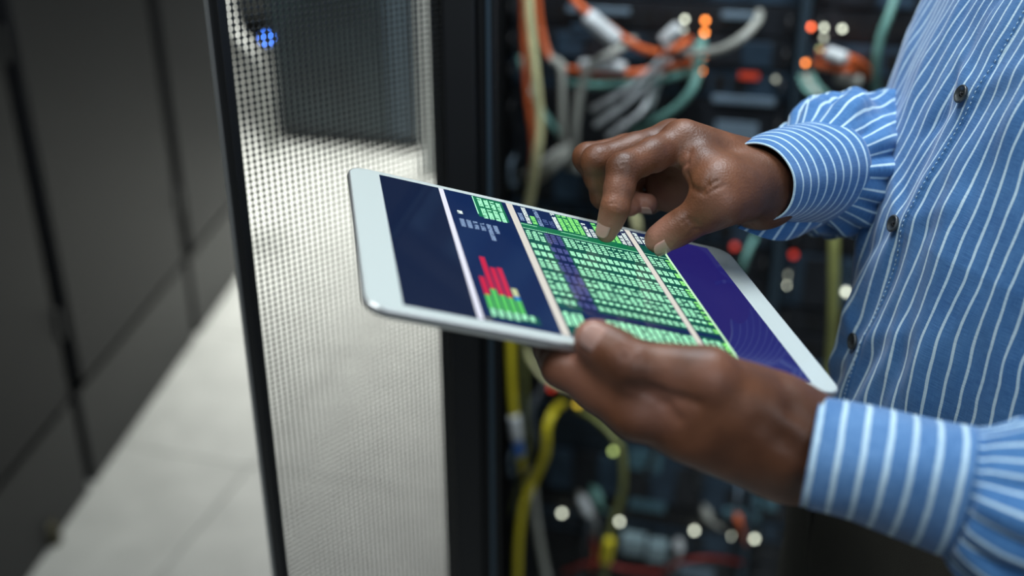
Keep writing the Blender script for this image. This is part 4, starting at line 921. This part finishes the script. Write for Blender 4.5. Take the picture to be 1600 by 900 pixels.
sleeve('sleeve', [w_(1476, 758, .4907), w_(1500, 764, .4890), w_(1600, 796, .484), w_(1800, 830, .488), elL, elL*.5+shL*.5+np.array([.0, -.01, 0]), shL], [.0272, .0283, .036, .048, .058, .064, .072], [.0300, .0312, .040, .050, .058, .064, .072], upv, M['shirt'], 'along', pleats(11, .0055, .4, 1., .010), 240, 160)
# right arm (far)
def dR(a, l, t): return .0009*np.sin(3*a+.3+4*t)+.0008*vnoise(a*2.2, l*45, 22)
cr_ = [w_(1172, 288, .669), w_(1208, 278, .689), w_(1246, 272, .709), w_(1282, 267, .727)]
cR = sleeve('cuff', cr_, [.0248, .0285, .0320, .0345], [.0310, .0325, .0350, .0375], upv, M['cuff2'], 'around', dR, 60, 120, ustart=.004)
sleeve('sleeve', [w_(1268, 269, .720), w_(1322, 262, .757), w_(1400, 264, .82), elR, elR*.5+shR*.5, shR], [.0322, .043, .050, .058, .064, .07], [.0348, .043, .052, .058, .064, .07], upv, M['shirt'], 'along', pleats(12, .0065, 1.4, 2.6), 160, 160)
# loose lower edge of the right cuff hanging below the wrist
aa = np.linspace(0, 1, 30); bb = np.linspace(0, 1, 24); A_, B_ = np.meshgrid(aa, bb, indexing='ij')
p00, p10, p01, p11 = w_(1196, 338, .672), w_(1292, 346, .735), w_(1158, 366, .672), w_(1280, 362, .735)
Vf = ((p00*(1-A_[..., None])+p10*A_[..., None])*(1-B_[..., None])+(p01*(1-A_[..., None])+p11*A_[..., None])*B_[..., None])+np.array([0, 1, 0])*(.004*np.sin(A_*5+B_*2)+.006*B_)[..., None]-upv*(.006*np.sin(np.pi*A_)*B_)[..., None]
grid_mesh('cuff_flap', Vf-PE, np.stack([A_*.055, B_*.02], -1), M['cuff2'], sh, solid=.0012)
# ---------------- trousers, belt, shoes
def tr(th, h, out=.007):
    px_, a, b = np.interp(h, hk, pk), np.interp(h, hk, ak), np.interp(h, hk, bk); af = np.where(np.sin(th) < 0, np.interp(h, [.96, 1.11], [1.0, .50]), 1.)
    C = np.stack([px_+b*math.sin(PHI), .630+b*math.cos(PHI)+0*h, h], -1); return C+Lv*((a*af+out)*np.sin(th))[..., None]+Fv*((b+out)*np.cos(th))[..., None]
def wtop(th): return 1.100+.042*np.clip(np.sin(th), 0, 1)
V2_, T2 = np.meshgrid(np.linspace(0, 1, 40), np.linspace(0, 2*np.pi, 97), indexing='ij'); H2 = .80+(wtop(T2)-.80)*V2_
Vt = tr(T2, H2)+Fv*(.003*vnoise(T2*4, H2*30, 8))[..., None]
trz = grid_mesh('trousers', Vt-PE, np.stack([T2*.15, H2], -1), M['trousers'], pe, solid=.001)
for s, nm_ in ((-1, 'r'), (1, 'l')):
    cc = lambda h, off=.085: tuple(np.array([.338, .645, h])+Lv*off*s)
    pts = np.array([cc(.90), cc(.82, .088), cc(.66, .09), cc(.50, .092), cc(.30, .095), cc(.09, .097)])-PE
    pth = spline(pts, 8); v, f = tube_bm(pth, np.interp(np.linspace(0, 1, len(pth)), [0, .2, .5, .8, 1], [.092, .094, .078, .062, .060]), 24); pyd('trouser_leg', v, f, M['trousers'], trz, True)
    b0 = np.array(cc(0., .097))-PE
    pth = [b0-Fv*.07+np.array([0, 0, .045]), b0-Fv*.04+np.array([0, 0, .055]), b0+Fv*.03+np.array([0, 0, .055]), b0+Fv*.10+np.array([0, 0, .040]), b0+Fv*.17+np.array([0, 0, .034]), b0+Fv*.20+np.array([0, 0, .032])]
    v, f = tube_bm(spline(pth, 5), np.interp(np.linspace(0, 1, 26), [0, .1, .5, .9, 1], [.030, .042, .046, .040, .024]), 18); v = np.array(v); v[:, 2] = np.maximum(v[:, 2], .0)
    pyd('shoe', v, f, M['shoe'], pe, True)
V2_, T2 = np.meshgrid(np.linspace(0, 1, 6), np.linspace(0, 2*np.pi, 97), indexing='ij'); H2 = wtop(T2)-.036+.034*V2_
grid_mesh('belt', tr(T2, H2, .0095)-PE, np.stack([T2*.15, H2], -1), M['shoe'], trz, solid=.002)
